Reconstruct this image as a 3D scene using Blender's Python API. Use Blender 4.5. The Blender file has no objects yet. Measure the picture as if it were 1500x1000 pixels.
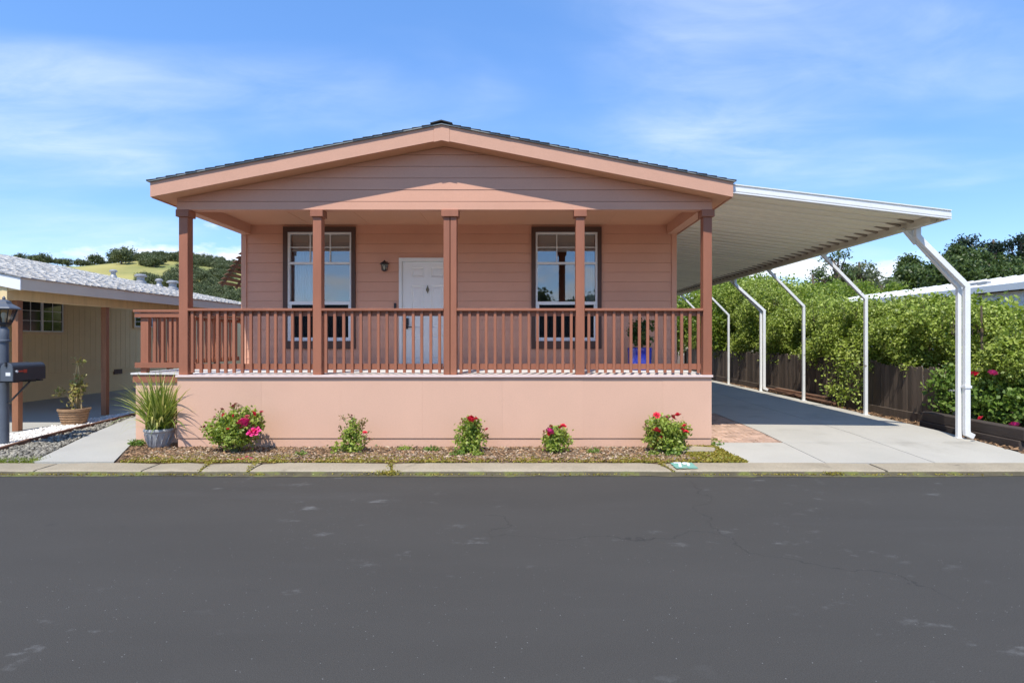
import bpy, bmesh, math, random
import numpy as np
from mathutils import Vector, Matrix

random.seed(7)
rng = np.random.default_rng(11)
S = bpy.context.scene
C = S.collection
R = math.radians

# ------------------------------------------------------------------ camera
FPX, VX, VY, EYE = 840.0, 765.0, 497.0, 1.70      # focal length and vanishing point measured on the 1500 x 1000 photograph
cam = bpy.data.cameras.new('camera')
cam.sensor_fit = 'HORIZONTAL'; cam.sensor_width = 36.0
cam.lens = 36.0 * FPX / 1500.0
cam.shift_x = -(VX - 750) / 1500.0
cam.shift_y = -(500 - VY) / 1500.0
cam.clip_start = 0.05; cam.clip_end = 5000
camo = bpy.data.objects.new('camera', cam); C.objects.link(camo)
camo.location = (0, 0, EYE); camo.rotation_euler = (R(90), 0, 0)
S.camera = camo

def P(px, py, Y):
    return Vector(((px - VX) / FPX * Y, Y, EYE + (VY - py) / FPX * Y))
def G(px, py, z=0.06):
    Y = FPX * (EYE - z) / (py - VY)
    return Vector(((px - VX) / FPX * Y, Y, z))

# ------------------------------------------------------------------ sky, sun, exposure
LIGHT = Vector((0.15, 0.57, -1.0)).normalized()    # direction in which the sunlight travels
elev = math.asin(-LIGHT.z); az = math.atan2(-LIGHT.x, -LIGHT.y)
W = bpy.data.worlds.new('World'); S.world = W; W.use_nodes = True
def build_world():
    nt = W.node_tree; nt.nodes.clear(); N = nt.nodes.new; L = nt.links.new
    out = N('ShaderNodeOutputWorld'); bg = N('ShaderNodeBackground'); L(bg.outputs[0], out.inputs[0])
    sky = N('ShaderNodeTexSky'); sky.sky_type = 'NISHITA'; sky.sun_disc = False
    sky.sun_elevation = elev; sky.sun_rotation = az
    sky.altitude = 100; sky.air_density = 0.8; sky.dust_density = 0.0; sky.ozone_density = 6.0
    hs = N('ShaderNodeHueSaturation'); hs.inputs['Saturation'].default_value = 1.50; hs.inputs['Hue'].default_value = 0.511
    gm = N('ShaderNodeGamma'); gm.inputs['Gamma'].default_value = 0.55      # evens out the step from zenith to horizon
    L(sky.outputs[0], gm.inputs['Color']); L(gm.outputs[0], hs.inputs['Color'])
    mul = N('ShaderNodeVectorMath'); mul.operation = 'SCALE'; mul.inputs['Scale'].default_value = 1.57
    L(hs.outputs[0], mul.inputs[0])
    tc = N('ShaderNodeTexCoord'); sep = N('ShaderNodeSeparateXYZ'); L(tc.outputs['Generated'], sep.inputs[0])
    def math_(op, a, b=None, c=None, clamp=False):
        n = N('ShaderNodeMath'); n.operation = op; n.use_clamp = clamp
        for i, v in enumerate((a, b, c)):
            if v is None: continue
            if isinstance(v, (int, float)): n.inputs[i].default_value = v
            else: L(v, n.inputs[i])
        return n.outputs[0]
    z = math_('MAXIMUM', sep.outputs['Z'], 0.03)
    # high thin cirrus on a plane overhead
    zz = math_('ADD', z, 0.12)
    cx = math_('DIVIDE', sep.outputs['X'], zz); cy = math_('DIVIDE', sep.outputs['Y'], zz)
    cmb = N('ShaderNodeCombineXYZ'); L(cx, cmb.inputs[0]); L(cy, cmb.inputs[1])
    mp = N('ShaderNodeMapping'); mp.inputs['Rotation'].default_value = (0, 0, R(-5)); mp.inputs['Scale'].default_value = (0.6, 1.0, 1)
    mp.inputs['Location'].default_value = (97, 14, 0)
    L(cmb.outputs[0], mp.inputs[0])
    n1 = N('ShaderNodeTexNoise'); n1.inputs['Scale'].default_value = 1.1; n1.inputs['Detail'].default_value = 5; n1.inputs['Roughness'].default_value = 0.42
    n1.inputs['Distortion'].default_value = 0.7
    L(mp.outputs[0], n1.inputs['Vector'])
    m1 = N('ShaderNodeMapRange'); m1.interpolation_type = 'SMOOTHSTEP'; m1.inputs[1].default_value = 0.43; m1.inputs[2].default_value = 0.76
    L(n1.outputs['Fac'], m1.inputs[0])
    mp3 = N('ShaderNodeMapping'); mp3.inputs['Rotation'].default_value = (0, 0, R(35)); mp3.inputs['Scale'].default_value = (1.1, 2.1, 1); L(cmb.outputs[0], mp3.inputs[0])
    n3 = N('ShaderNodeTexNoise'); n3.inputs['Scale'].default_value = 2.2; n3.inputs['Detail'].default_value = 9; n3.inputs['Roughness'].default_value = 0.62; n3.inputs['Distortion'].default_value = 0.5
    L(mp3.outputs[0], n3.inputs['Vector'])
    m3 = N('ShaderNodeMapRange'); m3.inputs[1].default_value = 0.30; m3.inputs[2].default_value = 0.72; m3.inputs[3].default_value = 0.30; m3.inputs[4].default_value = 1.15
    L(n3.outputs['Fac'], m3.inputs[0])
    cir = math_('MULTIPLY', m1.outputs[0], m3.outputs[0])
    cir = math_('MULTIPLY', cir, 0.46, clamp=True)
    # cumulus low over the hills
    n2 = N('ShaderNodeTexNoise'); n2.inputs['Scale'].default_value = 6.0; n2.inputs['Detail'].default_value = 8; n2.inputs['Roughness'].default_value = 0.55
    mp2 = N('ShaderNodeMapping'); mp2.inputs['Scale'].default_value = (1, 1, 2.3); mp2.inputs['Location'].default_value = (2.6, 0.2, 0.0)
    L(tc.outputs['Generated'], mp2.inputs[0]); L(mp2.outputs[0], n2.inputs['Vector'])
    hgt = N('ShaderNodeMapRange'); hgt.inputs[1].default_value = 0.10; hgt.inputs[2].default_value = 0.21
    hgt.inputs[3].default_value = 0.44; hgt.inputs[4].default_value = 0.82
    L(z, hgt.inputs[0])
    dlt = math_('SUBTRACT', n2.outputs['Fac'], hgt.outputs[0])
    cum = math_('MULTIPLY', dlt, 9.0, clamp=True)
    cum = math_('MULTIPLY', cum, 0.86)
    mx1 = N('ShaderNodeMix'); mx1.data_type = 'RGBA'; L(cir, mx1.inputs[0]); L(mul.outputs[0], mx1.inputs[6]); mx1.inputs[7].default_value = (3.3, 3.6, 4.1, 1)
    mx2 = N('ShaderNodeMix'); mx2.data_type = 'RGBA'; L(cum, mx2.inputs[0]); L(mx1.outputs[2], mx2.inputs[6]); mx2.inputs[7].default_value = (3.7, 3.8, 4.0, 1)
    L(mx2.outputs[2], bg.inputs[0]); bg.inputs[1].default_value = 0.15
build_world()
sun = bpy.data.lights.new('sun', 'SUN'); sun.energy = 2.45; sun.angle = R(0.53); sun.color = (1.0, 0.95, 0.87)
suno = bpy.data.objects.new('sun', sun); C.objects.link(suno); suno.location = (-6, -20, 40)
suno.rotation_euler = LIGHT.to_track_quat('-Z', 'Y').to_euler()
S.view_settings.view_transform = 'Standard'; S.view_settings.look = 'None'; S.view_settings.gamma = 1.0
S.view_settings.exposure = 1.16
S.view_settings.use_curve_mapping = False
S.render.engine = 'CYCLES'
S.cycles.max_bounces = 8; S.cycles.diffuse_bounces = 4; S.cycles.transparent_max_bounces = 16

# ------------------------------------------------------------------ materials
def mat(name, col, rough=0.65, var=0.10, scale=2.5, stretch=(1, 1, 1), bump=0.0, bscale=40.0, bstretch=(1, 1, 1),
        objrand=0.0, island=0.0, spec=0.4, metal=0.0, stain=None, stain_scale=0.8, stain_lo=0.55, stain_hi=0.75, coat=0.0,
        fine=0.0, fine_scale=120.0):
    m = bpy.data.materials.new(name); m.use_nodes = True
    nt = m.node_tree; b = nt.nodes['Principled BSDF']; N = nt.nodes.new; L = nt.links.new
    geo = N('ShaderNodeNewGeometry')
    mp = N('ShaderNodeMapping'); mp.inputs['Scale'].default_value = stretch; L(geo.outputs['Position'], mp.inputs[0])
    nz = N('ShaderNodeTexNoise'); nz.inputs['Scale'].default_value = scale; nz.inputs['Detail'].default_value = 7; nz.inputs['Roughness'].default_value = 0.6
    L(mp.outputs[0], nz.inputs['Vector'])
    mr = N('ShaderNodeMapRange'); mr.inputs[1].default_value = 0.25; mr.inputs[2].default_value = 0.75
    mr.inputs[3].default_value = 1 - var; mr.inputs[4].default_value = 1 + var; L(nz.outputs['Fac'], mr.inputs[0])
    val = mr.outputs[0]
    def mul(a, bb):
        n = N('ShaderNodeMath'); n.operation = 'MULTIPLY'; L(a, n.inputs[0]); L(bb, n.inputs[1]); return n.outputs[0]
    if fine:
        nf = N('ShaderNodeTexNoise'); nf.inputs['Scale'].default_value = fine_scale; nf.inputs['Detail'].default_value = 3
        L(geo.outputs['Position'], nf.inputs['Vector'])
        rf = N('ShaderNodeMapRange'); rf.inputs[1].default_value = 0.3; rf.inputs[2].default_value = 0.7
        rf.inputs[3].default_value = 1 - fine; rf.inputs[4].default_value = 1 + fine; L(nf.outputs['Fac'], rf.inputs[0]); val = mul(val, rf.outputs[0])
    if objrand:
        oi = N('ShaderNodeObjectInfo'); r2 = N('ShaderNodeMapRange'); r2.inputs[3].default_value = 1 - objrand; r2.inputs[4].default_value = 1 + objrand
        L(oi.outputs['Random'], r2.inputs[0]); val = mul(val, r2.outputs[0])
    if island:
        r3 = N('ShaderNodeMapRange'); r3.inputs[3].default_value = 1 - island; r3.inputs[4].default_value = 1 + island
        L(geo.outputs['Random Per Island'], r3.inputs[0]); val = mul(val, r3.outputs[0])
    sc = N('ShaderNodeVectorMath'); sc.operation = 'SCALE'; sc.inputs[0].default_value = col; L(val, sc.inputs['Scale'])
    colo = sc.outputs[0]
    if stain is not None:
        ns = N('ShaderNodeTexNoise'); ns.inputs['Scale'].default_value = stain_scale; ns.inputs['Detail'].default_value = 8; ns.inputs['Roughness'].default_value = 0.62
        L(mp.outputs[0], ns.inputs['Vector'])
        rs = N('ShaderNodeMapRange'); rs.interpolation_type = 'SMOOTHSTEP'; rs.inputs[1].default_value = stain_lo; rs.inputs[2].default_value = stain_hi
        L(ns.outputs['Fac'], rs.inputs[0])
        mx = N('ShaderNodeMix'); mx.data_type = 'RGBA'; L(rs.outputs[0], mx.inputs[0]); L(colo, mx.inputs[6]); mx.inputs[7].default_value = (*stain, 1)
        colo = mx.outputs[2]
    L(colo, b.inputs['Base Color'])
    b.inputs['Roughness'].default_value = rough; b.inputs['Metallic'].default_value = metal
    b.inputs['Specular IOR Level'].default_value = spec; b.inputs['Coat Weight'].default_value = coat
    if bump:
        m2 = N('ShaderNodeMapping'); m2.inputs['Scale'].default_value = bstretch; L(geo.outputs['Position'], m2.inputs[0])
        nb = N('ShaderNodeTexNoise'); nb.inputs['Scale'].default_value = bscale; nb.inputs['Detail'].default_value = 4
        L(m2.outputs[0], nb.inputs['Vector'])
        bp = N('ShaderNodeBump'); bp.inputs['Strength'].default_value = bump; bp.inputs['Distance'].default_value = 0.01
        L(nb.outputs['Fac'], bp.inputs['Height']); L(bp.outputs[0], b.inputs['Normal'])
    return m

def leafmat(name, cols, rough=0.45, trans=0.35):
    m = bpy.data.materials.new(name); m.use_nodes = True
    nt = m.node_tree; b = nt.nodes['Principled BSDF']; N = nt.nodes.new; L = nt.links.new
    geo = N('ShaderNodeNewGeometry'); rp = N('ShaderNodeValToRGB')
    L(geo.outputs['Random Per Island'], rp.inputs[0])
    e = rp.color_ramp.elements
    while len(e) < len(cols): e.new(0.5)
    for i, c in enumerate(cols):
        e[i].position = i / max(1, len(cols) - 1); e[i].color = (*c, 1)
    L(rp.outputs[0], b.inputs['Base Color']); b.inputs['Roughness'].default_value = rough; b.inputs['Specular IOR Level'].default_value = 0.35
    tr = N('ShaderNodeBsdfTranslucent'); hs = N('ShaderNodeHueSaturation'); hs.inputs['Value'].default_value = 1.5; hs.inputs['Saturation'].default_value = 1.1
    L(rp.outputs[0], hs.inputs['Color']); L(hs.outputs[0], tr.inputs['Color'])
    mx = N('ShaderNodeMixShader'); mx.inputs[0].default_value = trans
    L(b.outputs[0], mx.inputs[1]); L(tr.outputs[0], mx.inputs[2]); L(mx.outputs[0], nt.nodes['Material Output'].inputs[0])
    return m

def glassmat(name, tint=(0.9, 0.93, 0.95), base=0.10, gain=1.8, rough=0.01):
    m = bpy.data.materials.new(name); m.use_nodes = True
    nt = m.node_tree; nt.nodes.clear(); N = nt.nodes.new; L = nt.links.new
    out = N('ShaderNodeOutputMaterial'); mx = N('ShaderNodeMixShader'); tr = N('ShaderNodeBsdfTransparent'); gl = N('ShaderNodeBsdfGlossy')
    tr.inputs[0].default_value = (*tint, 1); gl.inputs['Roughness'].default_value = rough; gl.inputs['Color'].default_value = (0.95, 0.97, 1, 1)
    fr = N('ShaderNodeFresnel'); fr.inputs[0].default_value = 1.5
    ma = N('ShaderNodeMath'); ma.operation = 'MULTIPLY_ADD'; ma.use_clamp = True; ma.inputs[1].default_value = gain; ma.inputs[2].default_value = base
    L(fr.outputs[0], ma.inputs[0]); L(ma.outputs[0], mx.inputs[0]); L(tr.outputs[0], mx.inputs[1]); L(gl.outputs[0], mx.inputs[2]); L(mx.outputs[0], out.inputs[0])
    return m

BODY = (0.655, 0.345, 0.23)
M = dict(
    siding=mat('siding_paint', BODY, 0.62, 0.05, 1.3, bump=0.10, bscale=30, bstretch=(1, 1, 8), objrand=0.025, fine=0.03, fine_scale=60),
    skirt=mat('skirt_paint', (0.68, 0.42, 0.295), 0.6, 0.045, 0.9, bump=0.07, bscale=25, bstretch=(6, 6, 1), objrand=0.02, fine=0.03, fine_scale=50,
              stain=(0.61, 0.37, 0.27), stain_scale=1.3, stain_lo=0.56, stain_hi=0.9),
    fascia=mat('fascia_paint', (0.61, 0.335, 0.225), 0.6, 0.06, 1.8, bump=0.08, bscale=30, bstretch=(1, 1, 6), fine=0.03, fine_scale=60),
    soffit=mat('soffit_paint', (0.66, 0.36, 0.22), 0.65, 0.05, 1.6, bump=0.05, bscale=30),
    trim=mat('brown_stain', (0.335, 0.128, 0.070), 0.55, 0.13, 4, stretch=(1, 1, 0.3), bump=0.12, bscale=50, bstretch=(1, 1, 0.12), objrand=0.07, fine=0.06, fine_scale=80),
    dark=mat('dark_brown_paint', (0.085, 0.045, 0.032), 0.55, 0.1, 4, bump=0.06),
    white=mat('white_vinyl', (0.80, 0.80, 0.78), 0.4, 0.03, 3),
    door=mat('door_paint', (0.80, 0.79, 0.74), 0.4, 0.03, 2),
    deck=mat('deck_paint', (0.72, 0.69, 0.65), 0.6, 0.10, 5, stretch=(0.2, 1, 1), objrand=0.06, bump=0.1, bscale=40, bstretch=(0.1, 1, 1)),
    nosing=mat('deck_edge_paint', (0.78, 0.62, 0.56), 0.6, 0.08, 5, objrand=0.03),
    shingle=mat('charcoal_shingle', (0.035, 0.033, 0.032), 0.9, 0.2, 6, island=0.25, bump=0.4, bscale=120),
    drip=mat('drip_edge_metal', (0.30, 0.31, 0.28), 0.45, 0.08, 5, metal=0.4),
    glass=glassmat('window_glass', base=0.055, gain=1.6),
    lampglass=glassmat('lamp_glass', (0.92, 0.9, 0.8), 0.06, 1.2, 0.08),
    blind=mat('cream_blind', (0.80, 0.76, 0.66), 0.7, 0.05),
    curtain=mat('white_curtain', (0.72, 0.72, 0.70), 0.8, 0.06, 6),
    room=mat('room_wall', (0.32, 0.27, 0.22), 0.8, 0.05),
    black=mat('black_metal', (0.025, 0.025, 0.028), 0.4, 0.15, 8),
    brass=mat('antique_brass', (0.22, 0.18, 0.12), 0.4, 0.15, 10, metal=0.7),
    alum=mat('white_aluminium', (0.80, 0.80, 0.78), 0.42, 0.05, 3, fine=0.03, fine_scale=40),
    alum_old=mat('worn_white_paint', (0.74, 0.74, 0.71), 0.5, 0.08, 6, stain=(0.30, 0.27, 0.22), stain_scale=9, stain_lo=0.63, stain_hi=0.70),
    pan=mat('carport_pan', (0.92, 0.86, 0.70), 0.5, 0.05, 1.2, stretch=(0.5, 2, 1), objrand=0.05),
    ribend=mat('dark_closure_strip', (0.26, 0.215, 0.16), 0.8, 0.2, 8),
    panbeam=mat('carport_beam_paint', (0.66, 0.61, 0.50), 0.5, 0.1, 3),
    cream=mat('cream_siding', (0.84, 0.67, 0.35), 0.7, 0.07, 1.5, bump=0.12, bscale=30, bstretch=(5, 5, 0.5)),
    cream2=mat('cream_beam', (0.78, 0.60, 0.32), 0.7, 0.12, 3, stretch=(1, 3, 0.4), stain=(0.36, 0.25, 0.12), stain_scale=3.5, stain_lo=0.62, stain_hi=0.8),
    nfascia=mat('neighbour_fascia', (0.72, 0.615, 0.47), 0.6, 0.05, 2),
    nshingle=mat('grey_shingle', (0.66, 0.62, 0.55), 0.9, 0.12, 5, island=0.32, bump=0.4, bscale=90, fine=0.12, fine_scale=70),
    nroof=mat('roof_underlay', (0.16, 0.155, 0.15), 0.9, 0.1),
    postwood=mat('weathered_post_wood', (0.27, 0.115, 0.055), 0.65, 0.2, 4, stretch=(3, 3, 0.4), bump=0.25, bscale=40, bstretch=(2, 2, 0.1), objrand=0.06),
    galv=mat('galvanised_metal', (0.36, 0.36, 0.36), 0.5, 0.15, 8, metal=0.4),
    asphalt=None, concrete=None,
    kerb=mat('kerb_concrete', (0.325, 0.275, 0.195), 0.9, 0.14, 2.2, objrand=0.06, bump=0.35, bscale=60, fine=0.13, fine_scale=55,
             stain=(0.15, 0.125, 0.09), stain_scale=2.6, stain_lo=0.60, stain_hi=0.80),
    soil=mat('dark_soil', (0.13, 0.085, 0.05), 0.95, 0.3, 5, bump=0.6, bscale=50, fine=0.3, fine_scale=60),
    dirt=mat('dry_ground', (0.26, 0.21, 0.13), 0.95, 0.25, 0.6, bump=0.4, bscale=20),
    gutter=mat('gutter_dirt', (0.10, 0.085, 0.05), 0.95, 0.35, 4, bump=0.6, bscale=50, stain=(0.14, 0.15, 0.04), stain_scale=4, stain_lo=0.5, stain_hi=0.65),
    chip=mat('bark_chip', (0.25, 0.15, 0.08), 0.9, 0.2, 8, island=0.65),
    chip2=mat('pale_chip', (0.42, 0.32, 0.22), 0.9, 0.2, 8, island=0.4),
    whitestone=mat('white_rock', (0.74, 0.70, 0.63), 0.8, 0.12, 12, island=0.18),
    greystone=mat('river_rock', (0.25, 0.23, 0.185), 0.8, 0.2, 12, island=0.55),
    timber=mat('old_timber', (0.19, 0.10, 0.06), 0.9, 0.25, 6, bump=0.3, bscale=40),
    tie=mat('railroad_tie', (0.060, 0.045, 0.036), 0.85, 0.25, 6, stretch=(2, .4, 2), bump=0.5, bscale=40, bstretch=(3, .3, 3), objrand=0.15),
    fence=mat('weathered_fence_board', (0.120, 0.090, 0.066), 0.9, 0.28, 5, stretch=(4, 4, 0.35), bump=0.4, bscale=40, bstretch=(3, 3, 0.15), objrand=0.35),
    brick=mat('red_paver', (0.45, 0.30, 0.215), 0.9, 0.15, 8, objrand=0.22, bump=0.3, bscale=80, fine=0.12),
    mortar=mat('paver_sand', (0.30, 0.20, 0.14), 0.95, 0.2, 8),
    bluepot=mat('cobalt_glaze', (0.018, 0.035, 0.33), 0.12, 0.2, 6, coat=0.6, spec=0.6),
    silverpot=mat('silver_grey_pot', (0.44, 0.45, 0.46), 0.45, 0.2, 9, metal=0.2, bump=0.1, bscale=30, stain=(0.25, 0.25, 0.25), stain_scale=9),
    claypot=mat('wicker_clay_pot', (0.36, 0.22, 0.12), 0.85, 0.2, 10, bump=0.5, bscale=60, bstretch=(1, 1, 3)),
    lamppost=mat('blue_grey_paint', (0.095, 0.11, 0.135), 0.45, 0.12, 4, objrand=0.0),
    mailbox=mat('black_mailbox', (0.035, 0.038, 0.045), 0.38, 0.12, 5),
    mailfront=mat('mailbox_grey_door', (0.10, 0.115, 0.135), 0.45, 0.1, 5),
    red=mat('red_flag', (0.40, 0.05, 0.03), 0.5, 0.1),
    paper=mat('white_sticker', (0.78, 0.78, 0.76), 0.6, 0.02),
    teal=mat('teal_kerb_paint', (0.17, 0.37, 0.29), 0.8, 0.15, 20, stain=(0.30, 0.28, 0.21), stain_scale=9, stain_lo=0.52, stain_hi=0.70),
    numwhite=mat('white_number_paint', (0.80, 0.82, 0.80), 0.8, 0.05, 20),
    hill2=mat('wooded_hill', (0.045, 0.062, 0.026), 0.95, 0.35, 0.06),
    awning=mat('greyed_awning_wood', (0.20, 0.125, 0.085), 0.8, 0.2, 6, bump=0.2, bscale=40),
    screen=None,
    hill=mat('golden_hill', (0.34, 0.30, 0.095), 0.95, 0.25, 0.02, stain=(0.16, 0.19, 0.055), stain_scale=0.012, stain_lo=0.45, stain_hi=0.62),
    bark=mat('bark', (0.13, 0.095, 0.065), 0.95, 0.25, 8, bump=0.4, bscale=30),
    stem=mat('green_stem', (0.12, 0.13, 0.05), 0.7, 0.2, 10),
    drystem=mat('dry_stem', (0.48, 0.36, 0.17), 0.8, 0.2, 10),
    rose_pink=mat('rose_pink', (0.78, 0.035, 0.22), 0.55, 0.12, 20, island=0.22),
    rose_red=mat('rose_red', (0.68, 0.020, 0.055), 0.55, 0.12, 20, island=0.22),
    rose_dark=mat('rose_bud', (0.42, 0.06, 0.075), 0.6, 0.15, 20, island=0.25),
    vinyl=mat('white_vinyl_wall', (0.80, 0.80, 0.77), 0.5, 0.04, 2, stain=(0.55, 0.54, 0.50), stain_scale=1.5, stain_lo=0.6, stain_hi=0.85),
    leaf_rose=leafmat('rose_leaf', [(0.12, 0.17, 0.025), (0.23, 0.32, 0.045), (0.34, 0.42, 0.07), (0.41, 0.44, 0.11)]),
    leaf_rosetip=leafmat('rose_young_leaf', [(0.22, 0.13, 0.05), (0.20, 0.20, 0.06), (0.30, 0.24, 0.09)]),
    leaf_hedge=leafmat('hedge_leaf', [(0.095, 0.135, 0.02), (0.21, 0.28, 0.038), (0.33, 0.41, 0.065), (0.49, 0.54, 0.15)], trans=0.24),
    leaf_tree=leafmat('bright_tree_leaf', [(0.10, 0.155, 0.025), (0.17, 0.245, 0.035), (0.25, 0.33, 0.055), (0.31, 0.37, 0.075)], trans=0.4),
    leaf_dark=leafmat('dark_oak_leaf', [(0.028, 0.05, 0.013), (0.055, 0.088, 0.02), (0.09, 0.135, 0.032), (0.12, 0.165, 0.045)], trans=0.2),
    leaf_navy=leafmat('dark_pine_leaf', [(0.014, 0.028, 0.016), (0.025, 0.045, 0.024), (0.04, 0.065, 0.03)], trans=0.15),
    leaf_grey=leafmat('grey_green_leaf', [(0.10, 0.13, 0.06), (0.15, 0.18, 0.085), (0.19, 0.22, 0.10)], trans=0.3),
    leaf_hill=leafmat('hill_oak_leaf', [(0.07, 0.09, 0.038), (0.11, 0.135, 0.055), (0.17, 0.19, 0.085)], trans=0.15),
    leaf_bush=leafmat('geranium_leaf', [(0.08, 0.14, 0.025), (0.16, 0.26, 0.045), (0.28, 0.37, 0.09)]),
    leaf_strap=leafmat('strap_leaf', [(0.12, 0.17, 0.03), (0.24, 0.31, 0.055), (0.40, 0.44, 0.11), (0.56, 0.52, 0.20)], trans=0.25),
    leaf_dry=leafmat('dry_leaf', [(0.22, 0.24, 0.05), (0.34, 0.30, 0.09), (0.42, 0.31, 0.14)], trans=0.3),
    leaf_pot=leafmat('porch_plant_leaf', [(0.03, 0.065, 0.015), (0.06, 0.11, 0.025), (0.11, 0.15, 0.04)]),
    moss=leafmat('yellow_moss', [(0.16, 0.15, 0.022), (0.30, 0.25, 0.04), (0.40, 0.30, 0.055), (0.28, 0.32, 0.05)], trans=0.2),
    grass=leafmat('green_grass', [(0.13, 0.20, 0.03), (0.24, 0.31, 0.05), (0.34, 0.35, 0.08)], trans=0.3),
)

def asphalt_mat():
    m = mat('sealed_asphalt', (0.060, 0.0565, 0.0505), 0.88, 0.10, 0.7, stretch=(0.35, 1, 1), bump=0.45, bscale=170, fine=0.22, fine_scale=150, spec=0.22)
    nt = m.node_tree; b = nt.nodes['Principled BSDF']; N = nt.nodes.new; L = nt.links.new
    src = b.inputs['Base Color'].links[0].from_socket
    geo = N('ShaderNodeNewGeometry')
    def mixin(src, fac, col):
        mx = N('ShaderNodeMix'); mx.data_type = 'RGBA'; L(fac, mx.inputs[0]); L(src, mx.inputs[6]); mx.inputs[7].default_value = (*col, 1); return mx.outputs[2]
    def noise(scale, detail, st, lo, hi, loc=(0, 0, 0), rough=0.6):
        mp = N('ShaderNodeMapping'); mp.inputs['Scale'].default_value = st; mp.inputs['Location'].default_value = loc; L(geo.outputs['Position'], mp.inputs[0])
        n = N('ShaderNodeTexNoise'); n.inputs['Scale'].default_value = scale; n.inputs['Detail'].default_value = detail; n.inputs['Roughness'].default_value = rough
        L(mp.outputs[0], n.inputs['Vector']); r = N('ShaderNodeMapRange'); r.interpolation_type = 'SMOOTHSTEP'; r.inputs[1].default_value = lo; r.inputs[2].default_value = hi
        L(n.outputs['Fac'], r.inputs[0]); return r.outputs[0]
    def times(a, bb):
        n = N('ShaderNodeMath'); n.operation = 'MULTIPLY'; L(a, n.inputs[0])
        if isinstance(bb, float): n.inputs[1].default_value = bb
        else: L(bb, n.inputs[1])
        return n.outputs[0]
    # worn scuffs and dusty tyre tracks, clustered
    big = noise(0.42, 2, (1, 1, 1), 0.46, 0.60, (3.1, 8.2, 0))
    sc = noise(3.2, 9, (0.8, 1.3, 1), 0.585, 0.71, (1, 2, 0), 0.66)
    src = mixin(src, times(times(sc, big), 0.50), (0.20, 0.20, 0.195))
    tr = noise(0.9, 6, (0.22, 1.2, 1), 0.55, 0.8)
    src = mixin(src, times(tr, 0.25), (0.105, 0.103, 0.10))
    # hairline cracks under the seal coat, only here and there
    vc = N('ShaderNodeTexVoronoi'); vc.feature = 'DISTANCE_TO_EDGE'; vc.inputs['Scale'].default_value = 0.33
    nd = N('ShaderNodeTexNoise'); nd.inputs['Scale'].default_value = 1.6; nd.inputs['Detail'].default_value = 6; L(geo.outputs['Position'], nd.inputs['Vector'])
    av = N('ShaderNodeVectorMath'); av.operation = 'ADD'; L(geo.outputs['Position'], av.inputs[0]); L(nd.outputs['Color'], av.inputs[1]); L(av.outputs[0], vc.inputs['Vector'])
    rc = N('ShaderNodeMapRange'); rc.inputs[1].default_value = 0.0035; rc.inputs[2].default_value = 0.0010; L(vc.outputs['Distance'], rc.inputs[0])
    src = mixin(src, times(times(rc.outputs[0], noise(0.25, 2, (1, 1, 1), 0.50, 0.62, (7, 1, 0))), 0.55), (0.030, 0.029, 0.028))
    # old oil spots
    src = mixin(src, times(noise(1.1, 3, (1, 1, 1), 0.70, 0.76, (4, 9, 0)), 0.5), (0.035, 0.034, 0.033))
    # pale aggregate specks
    vo = N('ShaderNodeTexVoronoi'); vo.inputs['Scale'].default_value = 34.0; L(geo.outputs['Position'], vo.inputs['Vector'])
    r = N('ShaderNodeMapRange'); r.inputs[1].default_value = 0.13; r.inputs[2].default_value = 0.06; L(vo.outputs['Distance'], r.inputs[0])
    wn = N('ShaderNodeSeparateColor'); L(vo.outputs['Color'], wn.inputs[0])
    r2 = N('ShaderNodeMapRange'); r2.inputs[1].default_value = 0.84; r2.inputs[2].default_value = 0.92; L(wn.outputs[0], r2.inputs[0])
    src = mixin(src, times(times(r.outputs[0], r2.outputs[0]), 0.7), (0.34, 0.34, 0.33))
    L(src, b.inputs['Base Color'])
    return m
M['asphalt'] = asphalt_mat()
def screen_mat():
    m = bpy.data.materials.new('insect_screen'); m.use_nodes = True; nt = m.node_tree; nt.nodes.clear(); N = nt.nodes.new; L = nt.links.new
    out = N('ShaderNodeOutputMaterial'); mx = N('ShaderNodeMixShader'); tr = N('ShaderNodeBsdfTransparent'); df = N('ShaderNodeBsdfDiffuse')
    df.inputs[0].default_value = (0.018, 0.02, 0.022, 1); mx.inputs[0].default_value = 0.72
    L(tr.outputs[0], mx.inputs[1]); L(df.outputs[0], mx.inputs[2]); L(mx.outputs[0], out.inputs[0]); return m
M['screen'] = screen_mat()
M['concrete'] = mat('drive_concrete', (0.43, 0.405, 0.345), 0.85, 0.07, 0.9, objrand=0.03, bump=0.2, bscale=60, fine=0.05, fine_scale=70,
                    stain=(0.27, 0.245, 0.20), stain_scale=1.1, stain_lo=0.52, stain_hi=0.86)
M['path'] = mat('path_concrete', (0.40, 0.385, 0.335), 0.85, 0.07, 1.3, bump=0.2, bscale=60, fine=0.05, fine_scale=70)

# ------------------------------------------------------------------ builders
def world_loc(o):
    v = Vector((0, 0, 0))
    while o is not None:
        v += o.location; o = o.parent
    return v
def tag(o, label=None, cat=None, group=None, kind=None):
    if label: o['label'] = label
    if cat: o['category'] = cat
    if group: o['group'] = group
    if kind: o['kind'] = kind
    return o
def thing(name, label, cat, loc=(0, 0, 0), group=None):
    o = bpy.data.objects.new(name, None); C.objects.link(o); o.location = loc; o.empty_display_size = 0.2
    return tag(o, label, cat, group)
def link(name, me, parent=None, loc=None):
    o = bpy.data.objects.new(name, me); C.objects.link(o)
    if parent is not None: o.parent = parent
    if loc is not None: o.location = Vector(loc) - (world_loc(parent) if parent is not None else Vector())
    return o

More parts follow.
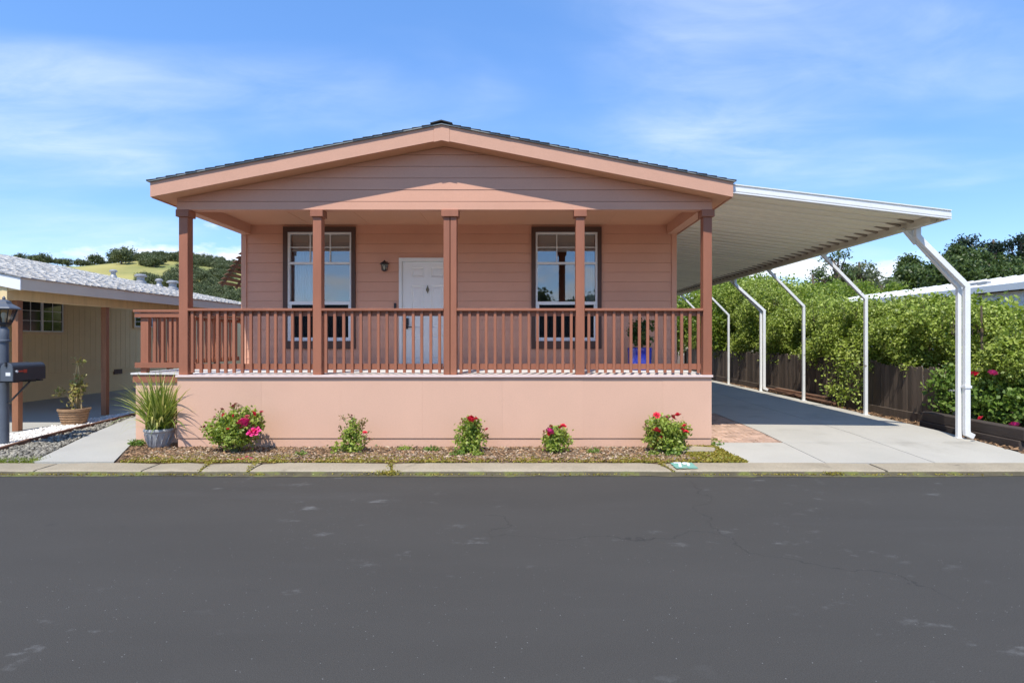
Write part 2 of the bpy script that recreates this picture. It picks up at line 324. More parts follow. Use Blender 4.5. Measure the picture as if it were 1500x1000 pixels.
class MB:
    def __init__(s): s.v = []; s.f = []
    def add(s, vs, fs):
        n = len(s.v); s.v += [tuple(v) for v in vs]; s.f += [tuple(i + n for i in f) for f in fs]; return s
    def box(s, x0, x1, y0, y1, z0, z1):
        return s.add([(x0, y0, z0), (x1, y0, z0), (x1, y1, z0), (x0, y1, z0), (x0, y0, z1), (x1, y0, z1), (x1, y1, z1), (x0, y1, z1)],
                     [(0, 3, 2, 1), (4, 5, 6, 7), (0, 1, 5, 4), (1, 2, 6, 5), (2, 3, 7, 6), (3, 0, 4, 7)])
    def prism(s, pts, vec):
        vec = Vector(vec); a = [Vector(p) for p in pts]; n = len(a)
        nrm = Vector((0, 0, 0))
        for i in range(n): nrm += (a[i] - a[0]).cross(a[(i + 1) % n] - a[0])
        if nrm.dot(vec) > 0: a = a[::-1]
        b = [p + vec for p in a]
        fs = [tuple(range(n)), tuple(range(2 * n - 1, n - 1, -1))]
        for i in range(n):
            j = (i + 1) % n; fs.append((j, i, i + n, j + n))
        return s.add(a + b, fs)
    def bar(s, p0, p1, w, h, up=(0, 0, 1)):
        p0 = Vector(p0); p1 = Vector(p1); d = (p1 - p0).normalized(); u = Vector(up)
        if abs(d.dot(u)) > 0.98: u = Vector((0, 1, 0))
        sd = d.cross(u).normalized(); u2 = sd.cross(d)
        q = [sd * (w / 2) + u2 * (h / 2), -sd * (w / 2) + u2 * (h / 2), -sd * (w / 2) - u2 * (h / 2), sd * (w / 2) - u2 * (h / 2)]
        return s.prism([p0 + k for k in q], p1 - p0)
    def tube(s, pts, rad, n=8, cap=True):
        pts = [Vector(p) for p in pts]; k = len(pts)
        if not hasattr(rad, '__len__'): rad = [rad] * k
        ref = None; vs = []
        for i, p in enumerate(pts):
            d = (pts[min(i + 1, k - 1)] - pts[max(i - 1, 0)])
            d = d.normalized() if d.length > 1e-9 else Vector((0, 0, 1))
            if ref is None: ref = Vector((1, 0, 0)) if abs(d.x) < 0.9 else Vector((0, 1, 0))
            u = (ref - d * ref.dot(d)).normalized(); w = d.cross(u); ref = u
            for j in range(n):
                a = 2 * math.pi * j / n; vs.append(p + (u * math.cos(a) + w * math.sin(a)) * rad[i])
        fs = []
        for i in range(k - 1):
            for j in range(n):
                j2 = (j + 1) % n; fs.append((i * n + j, i * n + j2, (i + 1) * n + j2, (i + 1) * n + j))
        if cap: fs += [tuple(range(n - 1, -1, -1)), tuple(range((k - 1) * n, k * n))]
        return s.add(vs, fs)
    def lathe(s, prof, c, n=24, rot=0.0, sx=1.0, sy=1.0):
        c = Vector(c); vs = []; fs = []; k = len(prof)
        for r, z in prof:
            for j in range(n):
                a = 2 * math.pi * j / n + rot; vs.append(c + Vector((r * sx * math.cos(a), r * sy * math.sin(a), z)))
        for i in range(k - 1):
            for j in range(n):
                j2 = (j + 1) % n; fs.append((i * n + j, i * n + j2, (i + 1) * n + j2, (i + 1) * n + j))
        if prof[0][0] > 1e-4: fs.append(tuple(range(n - 1, -1, -1)))
        if prof[-1][0] > 1e-4: fs.append(tuple(range((k - 1) * n, k * n)))
        return s.add(vs, fs)
    def build(s, name, material, parent=None, smooth=False, bevel=0.0, base=None):
        off = world_loc(parent) if parent is not None else Vector((0, 0, 0))
        if base is not None: off = Vector(base)
        me = bpy.data.meshes.new(name)
        me.from_pydata([(x - off.x, y - off.y, z - off.z) for x, y, z in s.v], [], s.f)
        if bevel:
            bm = bmesh.new(); bm.from_mesh(me)
            bmesh.ops.bevel(bm, geom=bm.edges[:], offset=bevel, segments=1, affect='EDGES', clamp_overlap=True)
            bm.to_mesh(me); bm.free()
        me.materials.append(material)
        if smooth:
            me.polygons.foreach_set('use_smooth', [True] * len(me.polygons))
            try: me.set_sharp_from_angle(angle=R(40))
            except Exception: pass
        me.update()
        o = link(name, me, parent)
        if base is not None: o.location = Vector(base) - (world_loc(parent) if parent is not None else Vector())
        return o

def mesh_np(name, verts, quads, material, parent=None, kind=None, smooth=False, off=None):
    if off is None: off = world_loc(parent) if parent is not None else Vector((0, 0, 0))
    verts = np.asarray(verts, dtype=np.float64) - np.array(off)[None, :]
    quads = np.asarray(quads, dtype=np.int32); k = quads.shape[1]
    me = bpy.data.meshes.new(name)
    me.vertices.add(len(verts)); me.vertices.foreach_set('co', verts.astype(np.float32).ravel())
    me.loops.add(quads.size); me.loops.foreach_set('vertex_index', quads.ravel())
    me.polygons.add(len(quads)); me.polygons.foreach_set('loop_start', np.arange(0, quads.size, k, dtype=np.int32))
    try: me.polygons.foreach_set('loop_total', np.full(len(quads), k, dtype=np.int32))
    except Exception: pass
    if smooth: me.polygons.foreach_set('use_smooth', np.ones(len(quads), dtype=bool))
    me.materials.append(material); me.update(calc_edges=True); me.validate()
    o = link(name, me, parent)
    if kind: o['kind'] = kind
    return o

def unit(a): return a / np.maximum(np.linalg.norm(a, axis=1, keepdims=True), 1e-9)
def leaves(pts, L, Wd, up=None, upw=0.0, fold=0.25, jit=0.35, r=rng):
    """one folded diamond per point; up biases the leaf's facing"""
    n = len(pts); d = unit(r.normal(size=(n, 3)))
    nr = r.normal(size=(n, 3))
    if up is not None: nr = nr + np.asarray(up) * upw
    nr = unit(nr - d * np.sum(nr * d, axis=1, keepdims=True)); s = np.cross(d, nr)
    l = (L * (1 + jit * (r.random(n) * 2 - 1)))[:, None]; w = (Wd * (1 + jit * (r.random(n) * 2 - 1)))[:, None]
    v = np.empty((n, 4, 3))
    v[:, 0] = pts - d * l / 2; v[:, 1] = pts + s * w / 2 + nr * w * fold; v[:, 2] = pts + d * l / 2; v[:, 3] = pts - s * w / 2 + nr * w * fold
    q = np.arange(4 * n).reshape(n, 4)
    return v.reshape(-1, 3), q

# ------------------------------------------------------------------ the ground
def structure(o, label, cat): return tag(o, label, cat, kind='structure')
g = MB().add([(-1500, -1500, -0.06), (1500, -1500, -0.06), (1500, 1500, -0.06), (-1500, 1500, -0.06)], [(0, 1, 2, 3)]).build('ground', M['dirt'])
structure(g, 'dry earth reaching out to the horizon under the lots', 'ground')
road = MB().add([(-80, -7.5, 0), (80, -7.5, 0), (80, 7.21, 0), (-80, 7.21, 0)], [(0, 1, 2, 3)]).build('road', M['asphalt'])
structure(road, 'dark sealed asphalt street with pale scuffs', 'road')
# verge across the street
vg = MB().box(-80, 80, -16, -7.5, -0.05, 0.06).build('verge', M['dirt']); structure(vg, 'dry verge on the far side of the street', 'verge')
lot = MB()
lot.add([(-60, 7.55, 0.045), (60, 7.55, 0.045), (60, 60, 0.06), (-60, 60, 0.06)], [(0, 1, 2, 3)])
lot = lot.build('soil', M['soil']); structure(lot, 'dark bare soil of the lots behind the kerb', 'soil')

# kerb: cast sections with cracked joints
kerb = thing('kerb', 'low rolled concrete kerb with mossy cracked joints along the street', 'kerb', (0, 7.15, 0)); kerb['kind'] = 'structure'
def kx(px): return (px - VX) / FPX * 7.35
kpx = [-3200, -1500, -700, -250, 62, 217, 303, 372, 578, 984, 1290, 1620, 2050, 2900, 4500]
for a, b in zip(kpx[:-1], kpx[1:]):
    x0, x1 = kx(a), kx(b); gl = 0.012 if a not in (303, 578, 984) else 0.022
    prof = [(7.60, -0.03), (7.60, 0.066), (7.42, 0.066), (7.26, 0.062), (7.225, 0.056), (7.205, 0.044), (7.20, -0.03)]
    sk = random.uniform(-0.03, 0.03)
    n = max(2, int((x1 - x0) / 0.35)); mb = MB(); m_ = len(prof); vs = []
    for i in range(n + 1):
        t = i / n; x = x0 + gl + (x1 - x0 - 2 * gl) * t
        edge = 0.012 if i in (0, n) else 0.0
        for (y, z) in prof:
            sl = -0.10 * (y - 7.15) / 0.45 if a in (303, 578, 984) and i == 0 else (-0.10 * (y - 7.15) / 0.45 if b in (303, 578, 984) and i == n else 0)
            zz = z + (random.uniform(-0.003, 0.003) - edge if z > 0 else 0)
            vs.append((x + sl, y + (random.uniform(-0.006, 0.006) if z > 0 else 0), zz))
    fs = []
    for i in range(n):
        for j in range(m_ - 1): fs.append((i * m_ + j, i * m_ + j + 1, (i + 1) * m_ + j + 1, (i + 1) * m_ + j))
    fs.append(tuple(range(m_ - 1, -1, -1))); fs.append(tuple(range(n * m_, n * m_ + m_)))
    mb.add(vs, fs); mb.build('kerb_section', M['kerb'], kerb)
MB().box(-40, 40, 7.21, 7.58, -0.04, 0.03).build('joint_dirt', M['gutter'], kerb)
gutter = MB(); gvs = []
for i in range(401):
    xg = -40 + .2 * i; yo = 7.10 + .04 * math.sin(xg * 1.7) * math.sin(xg * .6 + 1) + random.uniform(-.02, .02)
    gvs += [(xg, yo, .004), (xg, 7.175, .010 + random.uniform(0, .006)), (xg, 7.193, .036 + random.uniform(-.008, .006)), (xg, 7.2, .040)]
gutter.add(gvs, [(4 * i + j, 4 * i + 4 + j, 4 * i + 5 + j, 4 * i + 1 + j) for i in range(400) for j in range(3)])
gutter.build('gutter_line', M['gutter'], kerb)
# painted house number on the kerb top
nx0, nx1 = kx(988), kx(1021)
def kz(y):
    pr = [(7.20, 0.03), (7.205, 0.044), (7.225, 0.056), (7.26, 0.062), (7.42, 0.066), (7.60, 0.066)]
    for (a, za), (b, zb) in zip(pr[:-1], pr[1:]):
        if a <= y <= b: return za + (zb - za) * (y - a) / (b - a)
    return 0.07
mb = MB(); ny = 8; nxx = 12; vs = []
for j in range(ny + 1):
    y = 7.275 + (7.59 - 7.275) * j / ny
    for i in range(nxx + 1):
        e = random.uniform(-0.012, 0.012)
        vs.append((nx0 + (nx1 - nx0) * i / nxx + (e if i in (0, nxx) else 0), y + (e if j in (0, ny) else 0), kz(min(7.6, y)) + 0.005))
mb.add(vs, [(j * (nxx + 1) + i, j * (nxx + 1) + i + 1, (j + 1) * (nxx + 1) + i + 1, (j + 1) * (nxx + 1) + i) for j in range(ny) for i in range(nxx)])
pt = mb.build('painted_patch', M['teal'], kerb); pt['label'] = 'faded teal paint patch carrying the white house number 78'
def text_mesh(body, size, material, name):
    cu = bpy.data.curves.new(name, 'FONT'); cu.body = body; cu.size = size; cu.align_x = 'CENTER'; cu.align_y = 'CENTER'; cu.offset = 0.006
    t = bpy.data.objects.new(name, cu); C.objects.link(t); bpy.context.view_layer.update()
    me = bpy.data.meshes.new_from_object(t.evaluated_get(bpy.context.evaluated_depsgraph_get()))
    bpy.data.objects.remove(t); me.materials.clear(); me.materials.append(material); me.name = name
    return me
tm = text_mesh('78', 0.21, M['numwhite'], 'house_number')
cxn = (nx0 + nx1) / 2
for v in tm.vertices:
    y = 7.445 + v.co.y * 1.75; v.co = Vector((cxn + v.co.x * 0.98, y - 7.15, kz(min(7.6, max(7.21, y))) + 0.009))
link('house_number', tm, kerb)

# driveway slabs
drive = thing('driveway', 'pale concrete driveway slabs running under the carport', 'driveway', (4.9, 7.6, 0)); drive['kind'] = 'structure'
def dz(y): return 0.062 + 0.085 * min(1, max(0, (y - 7.6) / 2.2)) + 0.03 * min(1, max(0, (y - 9.8) / 6))
def slab(x0, x1, y0, y1, name='slab', m=M['concrete'], x0b=None, seg=1):
    gap = 0.006; mb = MB()
    x0b = x0 if x0b is None else x0b
    for k in range(seg):
        ya = y0 + (y1 - y0) * k / seg; yb = y0 + (y1 - y0) * (k + 1) / seg
        xa = x0 + (x0b - x0) * k / seg; xb = x0 + (x0b - x0) * (k + 1) / seg
        a = ya + (gap if k == 0 else 0); b = yb - (gap if k == seg - 1 else 0)
        mb.add([(xa + gap, a, dz(ya) - .1), (x1 - gap, a, dz(ya) - .1), (x1 - gap, b, dz(yb) - .1), (xb + gap, b, dz(yb) - .1),
                (xa + gap, a, dz(ya)), (x1 - gap, a, dz(ya)), (x1 - gap, b, dz(yb)), (xb + gap, b, dz(yb))],
               [(4, 5, 6, 7), (0, 1, 5, 4), (1, 2, 6, 5), (2, 3, 7, 6), (3, 0, 4, 7)])
    return mb.build(name, m, drive)
slab(2.92, 4.03, 7.61, 8.85, x0b=2.90)
slab(4.03, 5.49, 7.61, 8.85); slab(5.49, 7.12, 7.61, 8.85)
ys = [8.85, 12.0, 15.0, 18.0, 21.0, 24.0, 28.0]
for a, b in zip(ys[:-1], ys[1:]):
    slab(4.03, 5.49, a, b, seg=4); slab(5.49, 7.12, a, b, seg=4)
    if a > 11: slab(2.95, 4.03, a, b, seg=4)
MB().box(2.9, 7.1, 7.62, 28, -0.03, 0.03).build('slab_bed', M['gutter'], drive)
# brick pavers in herringbone
pave = thing('brick_paving', 'red clay pavers in a herringbone panel beside the porch skirt', 'brick paving', (3.46, 10.4, 0)); pave['kind'] = 'structure'
mbp = MB()
for k in range(6):
    ya = 8.86 + (12.0 - 8.86) * k / 6; yb = 8.86 + (12.0 - 8.86) * (k + 1) / 6
    mbp.add([(2.88, ya, dz(ya) - .02), (4.025, ya, dz(ya) - .02), (4.025, yb, dz(yb) - .02), (2.88, yb, dz(yb) - .02)], [(0, 1, 2, 3)])
mbp.build('sand_bed', M['mortar'], pave)
bw, bl = 0.1, 0.2
def brick_mesh(l, w):
    b = MB().box(-l / 2 + .003, l / 2 - .003, -w / 2 + .003, w / 2 - .003, -0.045, 0.0)
    me = bpy.data.meshes.new('brick'); me.from_pydata(b.v, [], b.f)
    bm = bmesh.new(); bm.from_mesh(me); bmesh.ops.bevel(bm, geom=[e for e in bm.edges if all(v.co.z > -0.01 for v in e.verts)], offset=0.005, segments=1, affect='EDGES'); bm.to_mesh(me); bm.free()
    me.materials.append(M['brick']); return me
BM = {}
def bmesh_of(l, w):
    k = (round(l, 3), round(w, 3))
    if k not in BM: BM[k] = brick_mesh(l, w)
    return BM[k]
X0, X1, Y0, Y1 = 2.885, 4.02, 8.865, 11.98
for i in range(-30, 60):
    for j in range(-30, 60):
        # herringbone lattice
        for hv in (0, 1):
            bx = X0 + (i * 4 + (j % 4)) * bw; by = Y0 + j * bw
            if hv == 0: r_ = (bx, bx + bl, by, by + bw)
            else: r_ = (bx + bl, bx + bl + bw, by - bw, by + bw)
            a0, a1, c0, c1 = max(r_[0], X0), min(r_[1], X1), max(r_[2], Y0), min(r_[3], Y1)
            if a1 - a0 < 0.03 or c1 - c0 < 0.03: continue
            o = link('brick', bmesh_of(a1 - a0, c1 - c0), pave, ((a0 + a1) / 2, (c0 + c1) / 2, dz((c0 + c1) / 2) + random.uniform(-.003, .003)))
            o.rotation_euler = (random.uniform(-.012, .012), random.uniform(-.012, .012), 0)

# walk to the side steps, neighbour's slab
poly = [(-6.50, 7.61), (-5.42, 7.61), (-5.95, 8.66), (-6.42, 9.6), (-6.9, 10.8), (-7.2, 12.6), (-8.15, 12.6), (-8.10, 11.8), (-7.40, 9.8)]
wk = MB().prism([(x, y, -0.02) for x, y in poly], (0, 0, 0.10)).build('walk', M['path']); structure(wk, 'smooth grey concrete walk angling back beside the side porch', 'walk')
ns = MB().box(-22, -8.68, 8.0, 22, -0.02, 0.085).build('carport_slab', M['path']); structure(ns, 'shaded concrete slab under the cream neighbour\'s carport', 'slab')

# ------------------------------------------------------------------ the house
XL, XR, XC = -5.21, 2.86, -1.175
YF, YW = 8.66, 10.66
DZ = 1.164
SLOPE = 0.196
house = thing('mobile_home', 'terracotta pink double-wide mobile home with gabled front porch', 'house', (XC, YW, 0))
def soff(x, z0=4.61): return z0 - SLOPE * abs(x - XC)

# openings in the front wall
def wx(px): return (px - VX) / FPX * YW
def wz(py): return EYE + (VY - py) / FPX * YW
WIN = [(wx(415.3), wx(521.0)), (wx(778.4), wx(881.0))]
WZ0, WZ1 = wz(510.6), wz(332.4)
DX0, DX1, DZT = wx(584.6), wx(584.6) + 1.06, wz(377.8)
CEIL = 3.83
opens = [(WIN[0][0], WIN[0][1], WZ0, WZ1), (WIN[1][0], WIN[1][1], WZ0, WZ1), (DX0, DX1, DZ, DZT)]
def intervals(z0, z1, xa, xb):
    out = [(xa, xb)]
    for o in opens:
        if o[2] < z1 - 1e-4 and o[3] > z0 + 1e-4:
            nx = []
            for a, b in out:
                if o[1] <= a or o[0] >= b: nx.append((a, b)); continue
                if o[0] > a: nx.append((a, o[0]))
                if o[1] < b: nx.append((o[1], b))
            out = nx
    return out
wall = MB()
zs = sorted({DZ - 0.3, CEIL + 0.1, WZ0, WZ1, DZT})
for a, b in zip(zs[:-1], zs[1:]):
    for x0, x1 in intervals(a, b, XL + 0.02, XR - 0.02): wall.box(x0, x1, YW + 0.03, YW + 0.12, a, b)
front_wall = wall.build('front_wall', M['siding'], house)
EXPO = 0.178
def plank(parent, x0, x1, z0, z1, y, c0=None, c1=None, lap=0.010, m=None):
    """lap siding board: its lower edge stands proud"""
    t = (z1 - z0)
    pts = [(y - lap, z0 + .004), (y + 0.0149, z0 + .004), (y + 0.0149, z1), (y - 0.004, z1)]
    MB().prism([(x0, py, pz) for py, pz in pts], (x1 - x0, 0, 0)).build('siding_plank', m or M['siding'], parent)
z = DZ + 0.0; rows = []
while z < CEIL - 0.01:
    z1 = min(z + EXPO, CEIL + 0.02)
    xb = sorted({XL + .085, XR - .085} | {v for o in opens if o[2] < z1 - 1e-3 and o[3] > z + 1e-3 for v in (o[0], o[1])})
    segs = []
    for p, q in zip(xb[:-1], xb[1:]):
        xm = (p + q) / 2; free = [(z, z1)]
        for o in opens:
            if o[0] < xm < o[1]:
                free = [r_ for f0, f1 in free for r_ in ((f0, min(f1, o[2])), (max(f0, o[3]), f1)) if r_[1] - r_[0] > .02]
        for f in free:
            if segs and segs[-1][3] == p and segs[-1][:2] == f: segs[-1] = (f[0], f[1], segs[-1][2], q)
            else: segs.append((f[0], f[1], p, q))
    for (a, b, p, q) in segs:
        if q - p > 0.02: plank(front_wall, p, q, a, b, YW + 0.015)
    z = z1
for xa, xb in ((XL - 0.01, XL + 0.083), (XR - 0.083, XR + 0.01)):
    MB().box(xa, xb, YW - 0.012, YW + 0.10, DZ - 0.02, CEIL - 0.0).build('corner_board', M['siding'], house)
# side walls, back wall, inner floor
sw = MB(); sw.box(XL, XL + 0.1, YW + 0.10, 24, 0.35, CEIL + 0.1); sw.build('side_wall', M['siding'], house)
sw = MB(); sw.box(XR - 0.1, XR, YW + 0.10, 24, 0.35, CEIL + 0.1); sw.build('side_wall', M['siding'], house)
MB().box(XL + .1, XR - .1, 23.9, 24, 0.35, CEIL + 0.1).build('back_wall', M['siding'], house)
MB().box(XL + .1, XR - .1, YW + 0.13, 23.9, DZ - 0.1, DZ).build('inner_floor', M['room'], house)
MB().box(XL + .1, XR - .1, YW + 2.6, YW + 2.7, DZ, CEIL).build('partition', M['room'], house)

# windows
def window(x0, x1, curtain_spans):
    w = MB()
    fx0, fx1, fz0, fz1 = x0 + 0.08, x1 - 0.075, WZ0 + 0.143, WZ1 - 0.10
    # dark brown casing boards
    cas = MB(); yb0, yb1 = YW - 0.030, YW + 0.05
    cas.box(x0, x1, yb0, yb1, fz1, WZ1); cas.box(x0, x1, yb0, yb1, WZ0, fz0)
    cas.box(x0, fx0, yb0, yb1, fz0, fz1); cas.box(fx1, x1, yb0, yb1, fz0, fz1)
    wo = cas.build('window', M['dark'], house)
    zA, zB = wz(384.6), wz(442.7)
    fr = MB(); t = 0.035; ya, yb = YW - 0.01, YW + 0.06
    fr.box(fx0, fx1, ya, yb, fz1 - t, fz1); fr.box(fx0, fx1, ya, yb, fz0, fz0 + t)
    fr.box(fx0, fx0 + t, ya, yb, fz0 + t, fz1 - t); fr.box(fx1 - t, fx1, ya, yb, fz0 + t, fz1 - t)
    fr.build('frame', M['white'], wo)
    for zz, h in ((zA, 0.030), (zB, 0.045)):
        MB().box(fx0 + t, fx1 - t, ya + 0.004, yb, zz - h, zz + h * 0.3).build('meeting_rail', M['white'], wo)
    for k in (1, 2):
        xx = fx0 + t + (fx1 - fx0 - 2 * t) * k / 3
        MB().box(xx - 0.008, xx + 0.008, YW + 0.018, YW + 0.036, zA + .012, fz1 - t).build('glazing_bar', M['white'], wo)
    zm = wz(362)
    MB().box(fx0 + t, fx1 - t, YW + 0.020, YW + 0.034, zm - 0.007, zm + 0.007).build('glazing_bar', M['white'], wo)
    xl = fx1 - t - 0.05
    for (a, b) in ((zA + .009, fz1 - t), (zB + .0135, zA - .03), (fz0 + t, zB - .045)):
        MB().box(fx0 + t, fx1 - t, YW + 0.040, YW + 0.046, a, b).build('pane', M['glass'], wo)
    # lower sash sits a little inside: slim white stile
    ls = MB(); ls.box(fx0 + t, fx0 + t + 0.03, YW + .012, YW + .038, fz0 + t, zB - .045); ls.box(fx1 - t - .03, fx1 - t, YW + .012, YW + .038, fz0 + t, zB - .045)
    ls.box(fx0 + t + .03, fx1 - t - .03, YW + .012, YW + .038, fz0 + t, fz0 + t + .03); ls.build('lower_sash', M['white'], wo)
    MB().box(fx0 + t + .03, fx1 - t - .03, YW + .020, YW + .022, fz0 + t + .03, zB - .045).build('insect_screen', M['screen'], wo)
    # reveal behind
    rv = MB(); rv.box(x0, fx0, YW + .05, YW + .16, WZ0, WZ1); rv.box(fx1, x1, YW + .05, YW + .16, WZ0, WZ1)
    rv.box(fx0, fx1, YW + .06, YW + .16, WZ0, fz0); rv.box(fx0, fx1, YW + .06, YW + .16, fz1, WZ1); rv.build('reveal', M['room'], wo)
    # blind slats
    n = 9; bl_ = MB(); zt = fz1 - t; zb_ = zm - 0.03
    for i in range(n):
        z_ = zt - (zt - zb_) * (i + .5) / n
        bl_.prism([(fx0 + t + .01, YW + .10, z_ + .014), (fx0 + t + .01, YW + .104, z_ + .016), (fx0 + t + .01, YW + .122, z_ - .016), (fx0 + t + .01, YW + .118, z_ - .018)], (fx1 - fx0 - 2 * t - .02, 0, 0))
    bl_.box(fx0 + t + .01, fx1 - t - .01, YW + .095, YW + .125, zb_ - .04, zb_ - .012)
    bl_.build('blind', M['blind'], wo)
    for (ca, cb) in curtain_spans:
        xa = fx0 + t + ca * (fx1 - fx0 - 2 * t); xb = fx0 + t + cb * (fx1 - fx0 - 2 * t)
        n = 60; vs = []; fs = []
        for i in range(n + 1):
            x = xa + (xb - xa) * i / n; yy = YW + .19 + .022 * math.sin(i * 0.95) + .008 * math.sin(i * 2.3)
            vs += [(x, yy, fz0 - .05), (x, yy + .006, fz1)]
        fs = [(2 * i, 2 * i + 2, 2 * i + 3, 2 * i + 1) for i in range(n)]
        MB().add(vs, fs).build('curtain', M['curtain'], wo, smooth=True)
window(*WIN[0], [(0.0, 0.36)])
window(*WIN[1], [(0.86, 1.0)])

# door
ja, jb = YW - 0.022, YW + 0.08
fr = MB(); jt = 0.055
fr.box(DX0, DX0 + jt, ja, jb, DZ, DZT); fr.box(DX1 - jt, DX1, ja, jb, DZ, DZT); fr.box(DX0 + jt, DX1 - jt, ja, jb, DZT - 0.065, DZT)
MBd = MB()
sx0, sx1, sz0, sz1 = DX0 + jt + .004, DX1 - jt - .004, DZ + 0.03, DZT - 0.069
# slab with six recessed panels: a grid with the panels pushed in
dcx = (sx0 + sx1) / 2
def dzp(py): return EYE + (VY - py) / FPX * YW
pcols = [(dcx - 0.30, dcx - 0.065), (dcx + 0.065, dcx + 0.30)]
prows = [(1.33, 1.78), (1.92, dzp(418)), (dzp(405.5), dzp(391.5))]
xs_ = [sx0] + [v for p in pcols for v in p] + [sx1]; zs_ = [sz0] + [v for p in prows for v in p] + [sz1]
yd = YW + 0.012
def door_slab():
    mb = MB()
    zz = [sz0] + [v for p in prows for v in p] + [sz1]
    for j in range(len(zz) - 1):
        for i in range(len(xs_) - 1):
            a, b, c, d = xs_[i], xs_[i + 1], zz[j], zz[j + 1]
            if i in (1, 3) and j in (1, 3, 5): continue
            mb.box(a, b, yd, yd + 0.04, c, d)
    return mb.build('door', M['door'], house)
dr = door_slab()
fr.build('frame', M['door'], dr)
for pa in pcols:
    for pr in prows:
        mb = MB(); a, b = pa; c, d = pr; e = 0.022; y0 = yd; y1 = yd + 0.014; y2 = yd + 0.006; e2 = 0.05
        q = [(a, y0, c), (b, y0, c), (b, y0, d), (a, y0, d), (a + e, y1, c + e), (b - e, y1, c + e), (b - e, y1, d - e), (a + e, y1, d - e),
             (a + e2, y2, c + e2), (b - e2, y2, c + e2), (b - e2, y2, d - e2), (a + e2, y2, d - e2)]
        fs = []
        for o in (0, 4):
            for i in range(4): j = (i + 1) % 4; fs.append((o + i, o + j, o + 4 + j, o + 4 + i))
        fs.append((8, 9, 10, 11)); mb.add(q, fs); mb.build('panel', M['door'], dr)
MB().box(sx0, sx1, YW - 0.03, YW + 0.10, DZ + 0.002, DZ + 0.028).build('threshold', M['brass'], dr)
# knocker
kz_ = dzp(424); mb = MB()
mb.prism([(dcx - .028, yd - .012, kz_), (dcx, yd - .012, kz_ - .075), (dcx + .028, yd - .012, kz_), (dcx, yd - .012, kz_ + .085)], (0, .012, 0))
mb.tube([(dcx - .02, yd - .02, kz_ + .02), (dcx - .022, yd - .028, kz_ - .02), (dcx, yd - .03, kz_ - .045), (dcx + .022, yd - .028, kz_ - .02), (dcx + .02, yd - .02, kz_ + .02)], .006, 6)
mb.build('knocker', M['brass'], dr, smooth=False)
lz = dzp(475); lx = sx0 + 0.085
lk = MB(); lk.box(lx - .034, lx + .034, yd - .03, yd, lz - .01, lz + .115); lk.tube([(lx, yd, lz - .05), (lx, yd - .05, lz - .05), (lx + .02, yd - .055, lz - .05), (lx + .11, yd - .055, lz - .05)], [.026, .012, .011, .010], 8)
lk.lathe([(0.034, -.034), (.034, .034)], (lx, yd - .002, lz - .05), 4, R(45)); lk.build('lock', M['black'], dr)
# doorbell
bx_ = wx(579); MB().box(bx_ - .02, bx_ + .02, YW - .025, YW, wz(453), wz(444)).build('doorbell', M['black'], house)

# wall lantern
LX, LZ0, LZ1 = wx(565), wz(398.5), wz(382)
ln = thing('wall_lantern', 'small black coach lantern mounted on the porch wall near the door', 'wall lamp', (LX, YW - .01, LZ0))
MB().box(LX - .035, LX + .035, YW - .015, YW + 0.002, LZ0 + .03, LZ1 - .02).build('back_plate', M['black'], ln)
cy = YW - .10
MB().tube([(LX, YW - .01, LZ0 + .09), (LX, cy + .04, LZ0 + .17), (LX, cy, LZ1 - .03)], .009, 6).build('arm', M['black'], ln)
MB().lathe([(0.085, 0), (.088, .008), (.05, .04), (.018, .052), (.02, .06), (0.0, .078)], (LX, cy, LZ1 - .075), 6).build('roof', M['black'], ln)
MB().lathe([(.045, 0), (.062, .105)], (LX, cy, LZ0 + .022), 6).build('glass', M['lampglass'], ln)
cg = MB()
for k in range(6):
    a = k * math.pi / 3; cg.bar((LX + .047 * math.cos(a), cy + .047 * math.sin(a), LZ0 + .02), (LX + .066 * math.cos(a), cy + .066 * math.sin(a), LZ1 - .07), .008, .008)
cg.lathe([(.0, 0), (.03, .006), (.052, .02), (.052, .026)], (LX, cy, LZ0), 6); cg.build('cage', M['black'], ln)
MB().lathe([(0.012, 0), (.014, .03), (.02, .05), (.012, .075), (0, .08)], (LX, cy, LZ0 + .026), 8).build('bulb', M['paper'], ln)

# porch ceiling and beams
BZ = 3.66
MB().box(XL + .17, XR - .17, YF + .17, YW + .03, CEIL, CEIL + .02).build('porch_ceiling', M['soffit'], house)
for i in range(1, 7):
    x = XL + .17 + (XR - XL - .34) * i / 7
    MB().box(x - .012, x + .012, YF + .17, YW, CEIL - .006, CEIL - .0005).build('ceiling_batten', M['soffit'], house)
MB().box(XL, XL + .17, YF + .172, YW - .014, BZ - .01, CEIL + .06).build('side_beam', M['fascia'], house)
MB().box(XR - .17, XR, YF + .172, YW - .014, BZ - .01, CEIL + .06).build('side_beam', M['fascia'], house)
